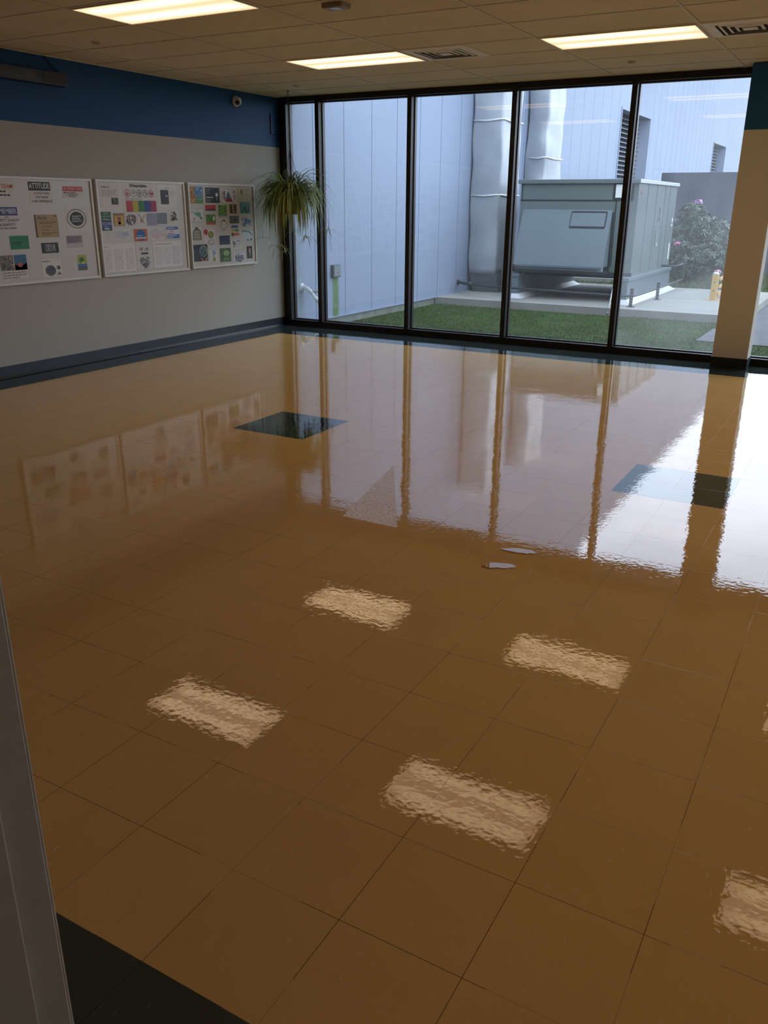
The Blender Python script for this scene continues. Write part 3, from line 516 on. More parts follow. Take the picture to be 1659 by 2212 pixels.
'C24': ('narrow black poster with a pink figure, lower right of the board by the window', 'poster', '1a1212', [('p',[(.45,.1),(.72,.2),(.7,.5),(.6,.85),(.4,.88),(.5,.6),(.38,.35)],'b08a80'),('b',.55,.5,.16,.3,14,.07,['8f685e','c49c92'])]),
}

def lines(b, P, u0, u1, v, h, c, seed, gap=.035, X=1):
    rnd = random.Random(seed); u = u0
    while u < u1-.01:
        w = rnd.uniform(.04, .13); e = min(u+w, u1)
        P(u, v-h/2, e, v+h/2, c); u = e+gap
for key, (y0, y1, z0, z1) in RECT.items():
    label, cat, bgc, marks = POST[key]
    k = PX+.0004
    b = MB(); b.box((PX-.0004, y0, z0), (k, y1, z1), hexm(bgc)); lay = [0]
    Y = lambda u: y0+u*(y1-y0)
    Z_ = lambda v: z1-v*(z1-z0)
    def poly(pts, c):
        lay[0] += 1; x = k+.00012*lay[0]
        b.quad([(x, Y(u), Z_(v)) for u, v in pts], hexm(c))
    def flatq(u0, v0, u1, v1, c, L=None):
        x = k+.00012*(lay[0]+1); b.quad([(x, Y(u0), Z_(v0)), (x, Y(u0), Z_(v1)), (x, Y(u1), Z_(v1)), (x, Y(u1), Z_(v0))], hexm(c))
    texts = []
    for mk in marks:
        o = mk[0]
        if o == 'r': lay[0] += 1; flatq(*mk[1:5], mk[5])
        elif o == 'c':
            _, cu_, cv_, ru, rv, c = mk
            poly([(cu_+ru*math.cos(a*math.pi/10), cv_+rv*math.sin(a*math.pi/10)) for a in range(20)], c)
        elif o == 'p': poly(mk[1], mk[2])
        elif o == 'o':   # ring
            _, cu_, cv_, ru, rv, th, c = mk; lay[0] += 1; x = k+.00012*lay[0]
            for a in range(20):
                q = []
                for (aa, kk) in ((a, 1), (a+1, 1), (a+1, 1-th), (a, 1-th)):
                    q.append((x, Y(cu_+ru*kk*math.cos(aa*math.pi/10)), Z_(cv_+rv*kk*math.sin(aa*math.pi/10))))
                b.quad(q, hexm(c))
        elif o == 'l':   # block of unreadable small print: (u0,u1,v0,v1,n,colour)
            _, u0, u1, v0, v1, n, c = mk; lay[0] += 1; rnd = random.Random(key+str(u0)+str(v0))
            for i in range(n):
                vv = v0+(v1-v0)*(i+.5)/n; hh = (v1-v0)/n*.24; u = u0; ue = u1 if i < n-1 else u0+(u1-u0)*rnd.uniform(.5, .9)
                while u < ue-.01:
                    e = min(u+rnd.uniform(.05, .16), ue); flatq(u, vv-hh, e, vv+hh, c); u = e+.025
        elif o == 'b':   # irregular inked picture: (cu,cv,ru,rv,n,size,[colours])
            _, cu_, cv_, ru, rv, n, sz, cs = mk; rnd = random.Random(key+str(cu_)); asp = (y1-y0)/(z1-z0)
            for i in range(n):
                a = rnd.uniform(0, 6.28); r = math.sqrt(rnd.random()); uu = cu_+ru*r*math.cos(a); vv = cv_+rv*r*math.sin(a)
                nn = rnd.randint(4, 7); s0 = sz*rnd.uniform(.4, 1.1); ph = rnd.uniform(0, 6)
                pts = [(uu+s0*rnd.uniform(.5, 1)*math.cos(ph+6.283*j/nn), vv+s0*asp*rnd.uniform(.5, 1)*math.sin(ph+6.283*j/nn)) for j in range(nn)]
                x = k+.00012*(lay[0]+1+i*.15)
                b.quad([(x, min(max(Y(p), y0), y1), min(max(Z_(q_), z0), z1)) for p, q_ in pts], hexm(rnd.choice(cs)))
            lay[0] += 1+int(n*.15)
        elif o == 't': texts.append(mk)
    top = b.build(('poster' if cat == 'poster' else 'notice'), loc=(PX, (y0+y1)/2, z0))
    tag(top, label, cat, None)
    if texts:
        me0 = None; parts = []
        for (_, s, u, v, hgt, wdt, c) in texts:
            x = k+.00012*(lay[0]+3)
            mtx = Matrix.Translation((x, Y(u), Z_(v))) @ Matrix(((0, 0, 1, 0), (1, 0, 0, 0), (0, 1, 0, 0), (0, 0, 0, 1)))
            me = text_mesh('lettering', s, hgt*(z1-z0)*1.35, hexm(c), mtx, top, wdt*(y1-y0), .0006)
            o = bpy.data.objects.new('lettering', me); col.objects.link(o); o.parent = top

# ---------------- hanging spider plant
HX, HY, HZ = -6.28, 8.78, 1.64       # crown of the plant
t = thing('hanging_plant', (HX, HY, H), 'bushy spider plant hanging on a chain in the window corner', 'plant')
chm = mat('dull_chain', '6b6460', .4, metal=.8)
b = MB(); hk = (HX, HY, H)
b.lathe((HX, HY, H), [(.02, 0), (.02, -.006), (.006, -.012), (.005, -.03)], chm, 12); b.build('ceiling_hook', t)
b = MB(); z = H-.02; i = 0; split = HZ+.48
while z > split:
    rr = .010; ph = (i % 2)*math.pi/2
    b.tube([(HX+rr*math.cos(a)*math.cos(ph)*.6, HY+rr*math.cos(a)*math.sin(ph)*.6, z-.014+.016*math.sin(a)) for a in [j*math.pi/4 for j in range(9)]], .0022, chm, 5, cap=False)
    z -= .026; i += 1
for k in range(3):
    a = k*2.094+.5; b.tube([(HX, HY, split), (HX+.145*math.cos(a), HY+.145*math.sin(a), HZ-.02)], .0025, chm, 5)
b.build('chain', t)
b = MB(); potm = mat('mossy_clay_pot', '85764a', .9, vary=.25, vscale=14)
b.lathe((HX, HY, HZ-.24), [(.06, 0), (.10, .01), (.135, .12), (.155, .20), (.165, .205), (.165, .235), (.14, .235), (.13, .2)], potm, 28); b.build('pot', t)
lf = [mat('spider_leaf_dark', '55692c', .5, vary=.2, vscale=6), mat('spider_leaf', '7c9044', .5, vary=.2, vscale=6), mat('spider_leaf_pale', 'b4bf84', .5, vary=.15, vscale=6), mat('dry_leaf', '8a7748', .8)]
rnd = random.Random(4)
def blade(b, p0, ang, lift, L, w, droop, mt, n=9):
    p = Vector(p0); d = Vector((math.cos(ang)*math.cos(lift), math.sin(ang)*math.cos(lift), math.sin(lift))); side = Vector((-math.sin(ang), math.cos(ang), 0))
    vs = []; st = L/n; tw = rnd.uniform(-.25, .25)
    for i in range(n+1):
        tt = i/n; ww = w*(.5+1.6*tt)*(1-tt)**.8 + .0006 if tt > 0 else w*.6
        s2 = (side+Vector((0, 0, tw*tt))).normalized(); nrm = s2.cross(d).normalized()
        vs += [p-s2*ww, p+nrm*ww*.35, p+s2*ww]
        p = p+d*st; d = (d+Vector((0, 0, -droop*st*(1+1.2*tt)))).normalized()
    fs = []
    for i in range(n):
        a = i*3; fs += [(a, a+1, a+4, a+3), (a+1, a+2, a+5, a+4)]
    b.add(vs, fs, mt, True)
    return p
b = MB()
for i in range(420):
    ang = rnd.uniform(0, 6.283); r = rnd.uniform(0, .12); lift = rnd.choice((rnd.uniform(.5, 1.25), rnd.uniform(.0, .9)))
    L = rnd.uniform(.32, .66); mt = rnd.choice((lf[0], lf[0], lf[1], lf[1], lf[2]))
    blade(b, (HX+r*math.cos(ang), HY+r*math.sin(ang), HZ-.01+rnd.uniform(-.02, .04)), ang, lift, L, rnd.uniform(.0055, .010), rnd.uniform(2.8, 7.0), mt)
for i in range(26):   # a few stiff long leaves
    ang = rnd.uniform(0, 6.283)
    blade(b, (HX, HY, HZ), ang, rnd.uniform(.7, 1.2), rnd.uniform(.5, .75), .006, rnd.uniform(2.4, 3.6), rnd.choice(lf[:3]))
for i in range(80):   # matted leaves hanging close to the pot
    ang = rnd.uniform(0, 6.283); r = .15
    blade(b, (HX+r*math.cos(ang), HY+r*math.sin(ang), HZ-.02), ang, rnd.uniform(-.2, .3), rnd.uniform(.35, .62), rnd.uniform(.005, .009), rnd.uniform(14, 24), rnd.choice((lf[0], lf[1], lf[1], lf[2], lf[3])))
b.build('foliage', t)
for (ang, reach, dz, nb) in ((-2.5, .10, .62, 12), (-.5, .30, .50, 14), (-1.4, .12, .66, 12), (.25, .38, .42, 9), (2.2, .22, .45, 10), (-2.9, .30, .52, 8)):
    b = MB(); pts = []
    for i in range(9):
        tt = i/8; rr = .08+reach*math.sin(tt*1.57)+.06*math.sin(tt*3.14); pts.append((HX+rr*math.cos(ang), HY+rr*math.sin(ang), HZ+.1*math.sin(tt*3.14)-dz*tt**1.8))
    b.tube(pts, .002, lf[2], 5)
    for i in range(nb): blade(b, pts[-1], rnd.uniform(0, 6.283), rnd.uniform(-.2, .9), rnd.uniform(.12, .22), .0035, rnd.uniform(8, 16), rnd.choice(lf[:3]), 6)
    b.build('runner', t)
# thin dry runner in front of the second pane
b = MB(); pts = [(HX+.1, HY+.02, HZ), (HX+.30, HY+.06, HZ-.12), (HX+.42, HY+.1, HZ-.22), (HX+.47, HY+.1, HZ-.34), (HX+.48, HY+.1, HZ-.5), (HX+.50, HY+.1, HZ-.64)]
b.tube(pts, .0016, lf[3], 5)
for i in range(14):
    q_ = Vector(pts[3]).lerp(Vector(pts[5]), i/14); blade(b, q_, rnd.uniform(0, 6.28), rnd.uniform(-.5, .5), .03, .002, 8, lf[3], 3)
b.build('dry_runner', t)

# ================================================================= OUTSIDE
G, BX = -.24, -7.20
# big white building
wall_w = mat('white_metal_cladding', '9ba9bf', .55, spec=.3, vary=.03, vscale=.6)
seam_m = mat('cladding_joint', '728199', .7)
seam_f = mat('fine_panel_joint', '7f8ba1', .6)
bd = thing('warehouse_building', (BX, 25, G), 'long white metal-clad building standing at right angles to the windows', 'building')
Yb0, Yb1, Zt, Zb = 9.46, 62, 9.4, -.12
holes = [(26.4, 29.8, 1.9, 4.13), (41.5, 44.7, 1.6, 4.12)]
b = MB(); yy = sorted({Yb0, Yb1} | {a for h in holes for a in h[:2]}); zz = sorted({Zb, Zt} | {a for h in holes for a in h[2:]})
for i in range(len(yy)-1):
    for j in range(len(zz)-1):
        cy, cz = (yy[i]+yy[i+1])/2, (zz[j]+zz[j+1])/2
        if any(h[0] < cy < h[1] and h[2] < cz < h[3] for h in holes): continue
        b.quad([(BX, yy[i], zz[j]), (BX, yy[i+1], zz[j]), (BX, yy[i+1], zz[j+1]), (BX, yy[i], zz[j+1])], wall_w)
b.quad([(BX, Yb0, Zb), (BX, Yb0, Zt), (BX-6, Yb0, Zt), (BX-6, Yb0, Zb)], wall_w); b.quad([(BX, Yb0, Zt), (BX, Yb1, Zt), (BX-6, Yb1, Zt), (BX-6, Yb0, Zt)], wall_w)
k = 0
while 10.63+.8128*k < Yb1:
    y = 10.63+.8128*k
    if not any(h[0] < y < h[1] for h in holes): b.box((BX-.001, y-.005, Zb), (BX+.003, y+.005, Zt), seam_m if y < 20.5 else seam_f)
    k += 1
b.box((BX-.01, Yb0, Zb-.004), (BX+.02, Yb1, Zb+.012), wall_w)
b.build('cladding', bd)
b = MB(); fc = mat('stained_foundation', '7f8479', .9, vary=.25, vscale=3, bump=.3, bscale=30); b.box((BX-.3, Yb0, G-.2), (BX-.004, Yb1, Zb), fc); b.build('foundation', bd)
lou = mat('louver_blade', '8f98a6', .5); inn = mat('louver_shadow', '2b3038', .9)
for h in holes:
    b = MB(); y0, y1, z0, z1 = h; D = .42
    b.quad([(BX-D, y0, z0), (BX-D, y1, z0), (BX-D, y1, z1), (BX-D, y0, z1)], inn)
    b.box((BX-D, y1, z0), (BX+.02, y1+.06, z1+.06), wall_w); b.box((BX-D, y0-.06, z0), (BX+.02, y0, z1+.06), wall_w); b.box((BX-D, y0, z1), (BX+.02, y1, z1+.06), wall_w); b.box((BX-D, y0, z0-.06), (BX+.02, y1, z0), wall_w)
    f = b.build('louver_window', bd)
    b = MB(); z = z0
    while z < z1-.05:
        b.hexa([(BX-.38, y0, z+.05), (BX-.28, y0, z), (BX-.28, y1, z), (BX-.38, y1, z+.05)], [(BX-.38, y0, z+.06), (BX-.28, y0, z+.01), (BX-.28, y1, z+.01), (BX-.38, y1, z+.06)], lou); z += .13
    b.build('louver', f)
# stains under the box and beside the window corner
def stain_mat(name, c, ymid, half, ztop, zbot, den):
    m = bpy.data.materials.new(name); m.use_nodes = True; t = m.node_tree; bs = t.nodes['Principled BSDF']; bs.inputs['Roughness'].default_value = .8
    bs.inputs['Base Color'].default_value = lin(c)
    tcn = N(t, 'ShaderNodeTexCoord'); n = N(t, 'ShaderNodeTexNoise'); mpn = N(t, 'ShaderNodeMapping'); mpn.inputs['Scale'].default_value = (1, 12, 1.6)
    t.links.new(tcn.outputs['Object'], mpn.inputs[0]); t.links.new(mpn.outputs[0], n.inputs['Vector']); n.inputs['Scale'].default_value = 3; n.inputs['Detail'].default_value = 5
    sx = N(t, 'ShaderNodeSeparateXYZ'); t.links.new(tcn.outputs['Object'], sx.inputs[0])
    e = M_(t, 'SUBTRACT', 1, M_(t, 'POWER', M_(t, 'DIVIDE', M_(t, 'ABSOLUTE', sx.outputs[1]), half), 2))
    f = M_(t, 'MULTIPLY', e, M_(t, 'MULTIPLY', M_(t, 'ADD', M_(t, 'MULTIPLY', n.outputs['Fac'], 1.5), -.2), den))
    cl = N(t, 'ShaderNodeClamp'); t.links.new(f, cl.inputs[0]); t.links.new(cl.outputs[0], bs.inputs['Alpha'])
    return m
def stain(name, y0, y1, z0, z1, c, den, parent):
    b = MB(); m = stain_mat(name, c, 0, (y1-y0)/2, z1, z0, den)
    b.quad([(BX+.004, y0, z0), (BX+.004, y1, z0), (BX+.004, y1, z1), (BX+.004, y0, z1)], m)
    o = b.build(name, parent)
    off = Vector((0, (y0+y1)/2, 0))-Vector((0, ORG[parent.name][1], 0))
    o.data.transform(Matrix.Translation(-off)); o.location = off
    return o
tag(stain('algae_streak', 11.06, 11.27, -.12, .48, '5f7d2a', 1.3, bd), 'green algae streak below the box')
tag(stain('dirt_streak', 9.62, 10.35, -.12, 1.5, '8f9c84', .55, bd), 'faint grey-green dirt at the corner')

# electrical box
t = thing('outlet_box', (BX, 11.14, .48), 'small grey outlet box on the white building above a green streak', 'outlet box')
gm = mat('galvanised_grey', '8c9296', .45, metal=.3); b = MB(); b.box((BX, 11.04, .475), (BX+.05, 11.245, .66), mat('box_rim', '5b6068', .5)); b.build('body', t, bevel=.004)
b = MB(); b.box((BX+.05, 11.055, .495), (BX+.056, 11.23, .65), gm); b.build('cover', t)
b = MB(); b.lathe((BX+.056, 11.15, .54), [(.008, 0), (.008, .004)], inn, 10, 'x'); b.build('screw', t)
# water outlet with two branches
t = thing('pipe_outlet', (BX, 10.27, .38), 'white twin-branched pipe outlet sticking out of the building low in the first window', 'pipe')
pm = mat('painted_pipe', 'c3c8cc', .4)
b = MB(); b.lathe((BX, 10.27, .385), [(.065, 0), (.065, .008), (.045, .02), (.03, .03)], pm, 20, 'x'); b.build('flange', t)
b = MB(); b.tube([(BX+.01, 10.27, .385), (BX+.05, 10.27, .39), (BX+.09, 10.275, .375), (BX+.13, 10.28, .345), (BX+.16, 10.29, .31)], [.03, .032, .031, .03, .026], pm, 14); b.build('elbow', t)
b = MB(); b.tube([(BX+.14, 10.285, .335), (BX+.19, 10.31, .265), (BX+.20, 10.315, .25), (BX+.24, 10.335, .20)], [.022, .024, .03, .03], pm, 12); b.build('branch', t)
b = MB(); b.tube([(BX+.12, 10.28, .33), (BX+.18, 10.42, .335), (BX+.185, 10.44, .335), (BX+.20, 10.50, .33)], [.02, .022, .03, .03], mat('grey_coupling', '7f868c', .5), 12); b.build('branch', t)

# insulated ducts against the building
foil = mat('duct_wrap', '9aa0a6', .42, metal=.25, vary=.12, vscale=1.6, bump=.5, bscale=5)
foil2 = mat('duct_tape_seam', 'ccd0d2', .3, metal=.3)
sheet = mat('sheet_metal', '7b8084', .4, metal=.6, vary=.12, vscale=2)
def wrapped(b, x0, x1, y0, y1, zs, seed):
    """soft rectangular wrap: rings with rounded corners, slightly bulging and creased"""
    vs = []; fs = []; K = 24
    for j, z in enumerate(zs):
        for k in range(K):
            a = 2*math.pi*k/K; cxx, cyy = (x0+x1)/2, (y0+y1)/2; e = .13
            px = math.copysign(abs(math.cos(a))**e, math.cos(a)); py = math.copysign(abs(math.sin(a))**e, math.sin(a))
            n_ = noise.noise(Vector((px*1.5+seed, py*1.5, z*1.7)))*.05
            vs.append((cxx+px*((x1-x0)/2+n_), cyy+py*((y1-y0)/2+n_), z))
    for j in range(len(zs)-1):
        for k in range(K): fs.append((j*K+k, j*K+(k+1) % K, (j+1)*K+(k+1) % K, (j+1)*K+k))
    fs += [tuple(reversed(range(K))), tuple(range((len(zs)-1)*K, len(zs)*K))]
    b.add(vs, fs, foil, True)
def duct(x0, x1, y0, y1, z0, z1, seams, label, base):
    t = thing('insulated_duct', ((x0+x1)/2, (y0+y1)/2, z0), label, 'duct', 'foil wrapped ducts on the white building')
    b = MB(); wrapped(b, x0, x1, y0, y1, [z0+(z1-z0)*i/40 for i in range(41)], x0+y0); b.build('wrap', t)
    for z in seams:
        b = MB(); b.tube([(x0+.03, y0-.012, z), (x0+.3, y0-.02, z-.012), (x1-.05, y0-.012, z+.008), (x1+.008, y0+.02, z+.01), (x1+.018, (y0+y1)/2, z-.015), (x1+.01, y1-.03, z)], .016, foil2, 8); b.build('tape_seam', t)
    b = MB(); b.box((BX+.005, y0+.1, z1-.75), (x1-.05, y1-.1, z1+.05), foil); b.build('wall_entry', t)
    if base:
        b = MB(); b.hexa([(x0+.12, y0+.05, -.11), (x1+.05, y0+.05, -.11), (x1+.05, y1-.1, -.11), (x0+.12, y1-.1, -.11)], [(x0+.02, y0+.02, z0+.06), (x1-.02, y0+.02, z0+.06), (x1-.02, y1-.02, z0+.06), (x0+.02, y1-.02, z0+.06)], sheet); b.build('metal_base', t)
        b = MB(); b.box((x1+.04, y0+.2, -.09), (x1+.45, y1-.25, .32), sheet); b.build('side_branch', t)
duct(BX+.015, -6.56, 16.0, 17.0, .24, 4.3, (3.02, 1.70), 'wide foil-wrapped duct standing in front of the white building, nearest the window', True)
duct(BX+.02, -6.72, 18.9, 20.0, -.1, 4.5, (2.5,), 'foil-wrapped duct further back, partly hidden by the grey unit', False)

# ground
gr = mat('lawn_soil', '4f7030', .95, spec=.1, vary=.3, vscale=2.5, bump=.4, bscale=120)
b = MB(); b.box((-60, WY+.1, G-.3), (60, 90, G), gr); struct(b.build('ground'), 'mown lawn outside the windows', 'ground')
conc = mat('concrete_slab', '9a9a93', .85, spec=.2, vary=.1, vscale=1.4, bump=.2, bscale=40)
b = MB(); b.box((BX+.01, 14.6, G-.1), (-1.75, 19.2, -.11), conc); b.box((-7.1, 21.2, G-.05), (-5.0, 22.0, -.15), conc)
struct(b.build('slab'), 'raised concrete slab carrying the grey unit', 'slab')
b = MB(); asph = mat('asphalt', '5b5c60', .8, vary=.15, vscale=5, bump=.3, bscale=90)
b.box((-2.05, 12.4, G-.1), (8, 13.8, G+.015), asph); b.box((-1.74, 13.8, G-.1), (8, 19.6, G+.013), asph)
tag(b.build('asphalt_path'), 'dark grey paved path in the grass behind the column', 'path')
b = MB(); b.box((-3.6, 27.2, G-.1), (8, 29.4, -.11), conc); struct(b.build('kerb'), 'pale kerb far behind the column', 'kerb')
# concrete wall with streaks
cw = mat('weathered_concrete', '6f747c', .9, spec=.2, c2='3b4049', vscale=1.2, stretch=(1.3, 1, .25), bump=.2, bscale=20)
b = MB(); b.box((-5.8, 30.0-4, G-.3), (12, 26.4, 2.41), cw)
tag(b.build('concrete_wall'), 'tall dark weathered concrete wall behind the flowering bush', 'wall')

# grass blades
rnd = random.Random(9); b = MB(); gms = [mat('grass_a', '47702a', .7, spec=.2), mat('grass_b', '628a38', .7, spec=.2), mat('grass_c', '7d9a4c', .7, spec=.2)]
for i in range(42000):
    y = 9.5+5.1*rnd.random()**.9; x = rnd.uniform(BX+.05, .8)
    if x > -2.05 and 12.38 < y < 13.82: continue
    if x > -1.76 and y > 13.8: continue
    h_ = rnd.uniform(.018, .045)*(.6+.6*noise.noise(Vector((x*.8, y*.8, 0)))+.2); a = rnd.uniform(0, 3.14); w = .005; lx, ly = rnd.uniform(-.015, .015), rnd.uniform(-.015, .015)
    b.add([(x-w*math.cos(a), y-w*math.sin(a), G), (x+w*math.cos(a), y+w*math.sin(a), G), (x+lx, y+ly, G+h_)], [(0, 1, 2)], rnd.choice((gms[0], gms[1], gms[1], gms[2])))
tag(b.build('grass'), 'short green lawn grass between the windows and the slab', 'grass', kind='stuff')
# rough weeds beyond the slab
b = MB(); wm = [mat('weed_a', '4a5a2c', .8), mat('weed_b', '6d7040', .8)]
for i in range(9000):
    y = rnd.uniform(19.25, 25.8); x = rnd.uniform(BX+.1, 1.5)
    if y < 22.1 and x < -4.9 and y > 21.1: continue
    h_ = rnd.uniform(.03, .12); a = rnd.uniform(0, 3.14); w = .012
    b.add([(x-w*math.cos(a), y-w*math.sin(a), G), (x+w*math.cos(a), y+w*math.sin(a), G), (x+rnd.uniform(-.05, .05), y, G+h_)], [(0, 1, 2)], rnd.choice(wm))
tag(b.build('weeds'), 'rough weedy grass behind the concrete slab', 'grass', kind='stuff')

# ---------------- packaged air handling unit
um = mat('unit_grey_green', '6f7b79', .45, spec=.4, vary=.03, vscale=1.5); um2 = mat('unit_panel', '74838a', .45, spec=.4); ud = mat('unit_dark_trim', '1c2425', .6, spec=.2); ul = mat('unit_light_trim', 'c4c9cb', .35)
X0, X1, Y0, Y1, Z0, Z1 = -6.0, -3.85, 15.66, 18.8, .35, 1.93
t = thing('air_handling_unit', ((X0+X1)/2, (Y0+Y1)/2, -.11), 'large grey-green packaged air conditioning unit on curbs outside the window', 'air conditioner')
b = MB(); b.box((X0, Y0, Z0), (X1, Y1, Z1), um)
for y in (16.35, 17.05, 17.75, 18.15): b.box((X1-.001, y-.008, Z0+.02), (X1+.006, y+.008, Z1-.02), mat('panel_seam', '56605f', .5))
b.box((X0, Y0-.006, 1.60), (-4.22, Y0+.001, 1.625), ud)
b.box((X0+.02, Y0-.006, 1.61), (X0+.035, Y0+.001, Z1), ud); b.box((-4.23, Y0-.006, .5), (-4.21, Y0+.001, Z1), ud)
b.box((X1, 17.74, .5), (X1+.01, 17.755, 1.18), um2); b.box((X1, 17.06, 1.17), (X1+.012, 17.75, 1.182), um2)
b.build('cabinet', t, bevel=.0)
b = MB(); b.box((X0-.05, Y0-.05, Z1), (X1+.03, Y1+.03, Z1+.035), um); b.box((X1+.0, Y0-.05, Z1-.03), (X1+.035, Y1+.03, Z1+.03), ul); b.box((X0-.05, Y0-.055, Z1-.035), (X1+.03, Y0-.04, Z1+.03), um); b.build('roof_cap', t, bevel=.004)
b = MB(); b.box((X0-.02, Y0-.07, .30), (X1+.02, Y0+.02, .40), ud); b.box((X1-.02, Y0, .30), (X1+.02, Y1, .36), um); b.build('base_rail', t)
# hood: slopes out towards the bottom
hx0, hx1 = X0+.06, -4.27; hz1, hz0, hy = 1.455, .50, 15.30
b = MB(); b.add([(hx0, Y0, hz1), (hx1, Y0, hz1), (hx1+.0, hy, hz0), (hx0, hy, hz0)], [(0, 3, 2, 1)], um2)
b.add([(hx1, Y0, hz1), (hx1, Y0, hz0), (hx1, hy, hz0)], [(0, 2, 1)], um2); b.add([(hx0, Y0, hz1), (hx0, Y0, hz0), (hx0, hy, hz0)], [(0, 1, 2)], um2)
b.box((hx0, hy-.015, hz0-.03), (hx1, hy+.005, hz0+.004), um2)
h_ = b.build('hood', t)
b = MB(); th = (Y0-hy)/(hz1-hz0)
def hp(x, z): return (x, Y0-(hz1-z)*th-.004, z)
def bar(x0, z0, x1, z1, w=.012):
    b.add([hp(x0-w if x0 == x1 else x0, z0-(w if z0 == z1 else 0)), hp(x1+w if x0 == x1 else x1, z0-(w if z0 == z1 else 0)), hp(x1+w if x0 == x1 else x1, z1+(w if z0 == z1 else 0)), hp(x0-w if x0 == x1 else x0, z1+(w if z0 == z1 else 0))], [(0, 1, 2, 3)], ud)
bar(-5.0, 1.42, -4.36, 1.42, .012); bar(-5.0, 1.16, -4.36, 1.16, .018); bar(-5.0, 1.16, -5.0, 1.42, .006); bar(-4.36, 1.16, -4.36, 1.42, .011)
b.build('access_panel_outline', h_)
b = MB(); b.box((hx0-.02, hy-.03, .37), (hx1+.05, Y0, .42), ud); b.box((hx0-.02, hy-.03, .37), (hx0+.03, hy, .5), ud); b.box((hx1+.002, Y0-.02, .42), (hx1+.03, Y0, 1.42), ud); b.box((hx0, hy+.05, .42), (hx1, hy+.07, .5), mat('hood_filter', '9aa6b2', .5)); b.build('hood_frame', t)
# small window with a white card
b = MB(); b.box((-4.29, Y0-.012, 1.61), (-3.93, Y0, 1.925), ud); f = b.build('control_frame', t)
b = MB(); b.box((-4.245, Y0-.016, 1.66), (-4.08, Y0-.012, 1.875), mat('white_card', 'd8dad8', .6)); b.build('control_card', f)
# marks on the side panel
b = MB(); x = X1+.004; dkp = hexm('20292a')
for (cy, cz) in ((17.40, 1.47), (17.47, 1.47), (17.40, 1.42), (17.47, 1.42), (17.435, 1.37), (17.38, 1.30), (17.36, 1.27), (17.48, 1.30), (17.50, 1.27)):
    b.quad([(x, cy+.026*math.cos(a), cz+.032*math.sin(a)) for a in [j*math.pi/5 for j in range(10)]], dkp)
b.build('emblem', t)
b = MB()
for i in range(7): b.box((X1, 17.425, 1.02+.035*i), (X1+.004, 17.445, 1.045+.035*i), hexm('8d9798'))
b.build('vertical_lettering', t)
b = MB(); b.box((X1, 17.28, .80), (X1+.012, 17.47, 1.10), hexm('5d6864')); b.box((X1+.012, 17.40, .80), (X1+.014, 17.44, .86), hexm('d0d4d2')); b.build('rating_plate', t)
for (ya, yb, za, zb_) in ((18.60, 18.66, .50, .82), (18.62, 18.68, 1.22, 1.30), (18.62, 18.68, 1.14, 1.19)):
    b = MB(); b.box((X1, ya, za), (X1+.004, yb, zb_), hexm('d6dadc')); b.build('white_label', t)
b = MB()
for i in range(9):
    a = i*.7; b.box((X1, 15.86+.03*math.cos(a), 1.72+.045*math.sin(a)+.004*i), (X1+.004, 15.89+.03*math.cos(a), 1.735+.045*math.sin(a)+.004*i), hexm('8a5a66'))
b.build('red_sticker', t)
# curbs
for (x0, x1) in ((-6.0, -5.83), (-3.96, -3.79)):
    b = MB(); b.box((x0, 15.3, -.11), (x1, 18.72, .28), um2); b.box((x0-.02, 15.28, .28), (x1+.02, 18.74, .34), um2)
    c_ = b.build('curb', t, bevel=.004)
    b = MB(); fm = mat('white_flashing', 'd5d8da', .5)
    b.hexa([(x0-.1, 15.2, -.108), (x1+.12, 15.2, -.108), (x1+.12, 18.86, -.108), (x0-.1, 18.86, -.108)], [(x0-.003, 15.297, -.03), (x1+.003, 15.297, -.03), (x1+.003, 18.723, -.03), (x0-.003, 18.723, -.03)], fm); b.build('flashing', c_)

# pipe run around the unit with its supports
t = thing('gas_pipe', (-5, 14.93, -.11), 'thin dark pipe running from the building wall round the front of the grey unit', 'pipe')
bp = mat('dark_steel_pipe', '2f3336', .5, metal=.4)
b = MB(); b.tube([(BX, 15.62, .09), (-6.75, 15.2, .10), (-6.4, 14.93, .108), (-5.0, 14.93, .09), (-3.75, 14.93, .07), (-3.60, 15.0, .07), (-3.58, 15.2, .07), (-3.56, 16.6, .075), (-3.55, 18.9, .09)], .018, bp, 8); b.build('pipe', t)
b = MB(); b.tube([(BX, 15.62, .09), (-6.75, 15.2, .10)], .028, bp, 10); b.tube([(-6.80, 15.25, .10), (-6.72, 15.18, .10)], .045, bp, 10); b.lathe((BX, 15.62, .09), [(.05, 0), (.05, .02)], bp, 12, 'x'); b.build('coupling', t)
for (x, y) in ((-3.615, 14.97), (-3.50, 16.45)):
    b = MB(); b.box((x-.028, y-.028, -.10), (x-.018, y+.028, .20), bp); b.box((x-.018, y-.028, -.10), (x+.028, y-.018, .20), bp)
    b.box((x-.06, y-.05, -.11), (x+.06, y+.05, -.10), bp)
    for i in range(5): b.lathe((x+.005, y-.029, -.05+.05*i), [(.009, 0), (.009, .002)], hexm('8f9698'), 8, 'y', -1)
    b.build('support_post', t)
b = MB(); b.tube([(-3.56, 18.1, .40), (-3.56, 18.9, .40)], .02, bp, 8); b.box((-3.59, 18.88, .1), (-3.53, 18.94, .44), bp); b.tube([(X1+.02, 18.05, .40), (-3.56, 18.05, .40), (-3.56, 18.2, .40)], .02, bp, 8); b.build('valve_branch', t)
b = MB(); b.tube([(-3.90, 14.58, -.2), (-3.99, 15.22, .36)], .014, mat('pale_rod', 'a4a7a6', .5), 8)
tag(b.build('leaning_rod'), 'thin pale rod leaning against the slab under the grey unit', 'rod')

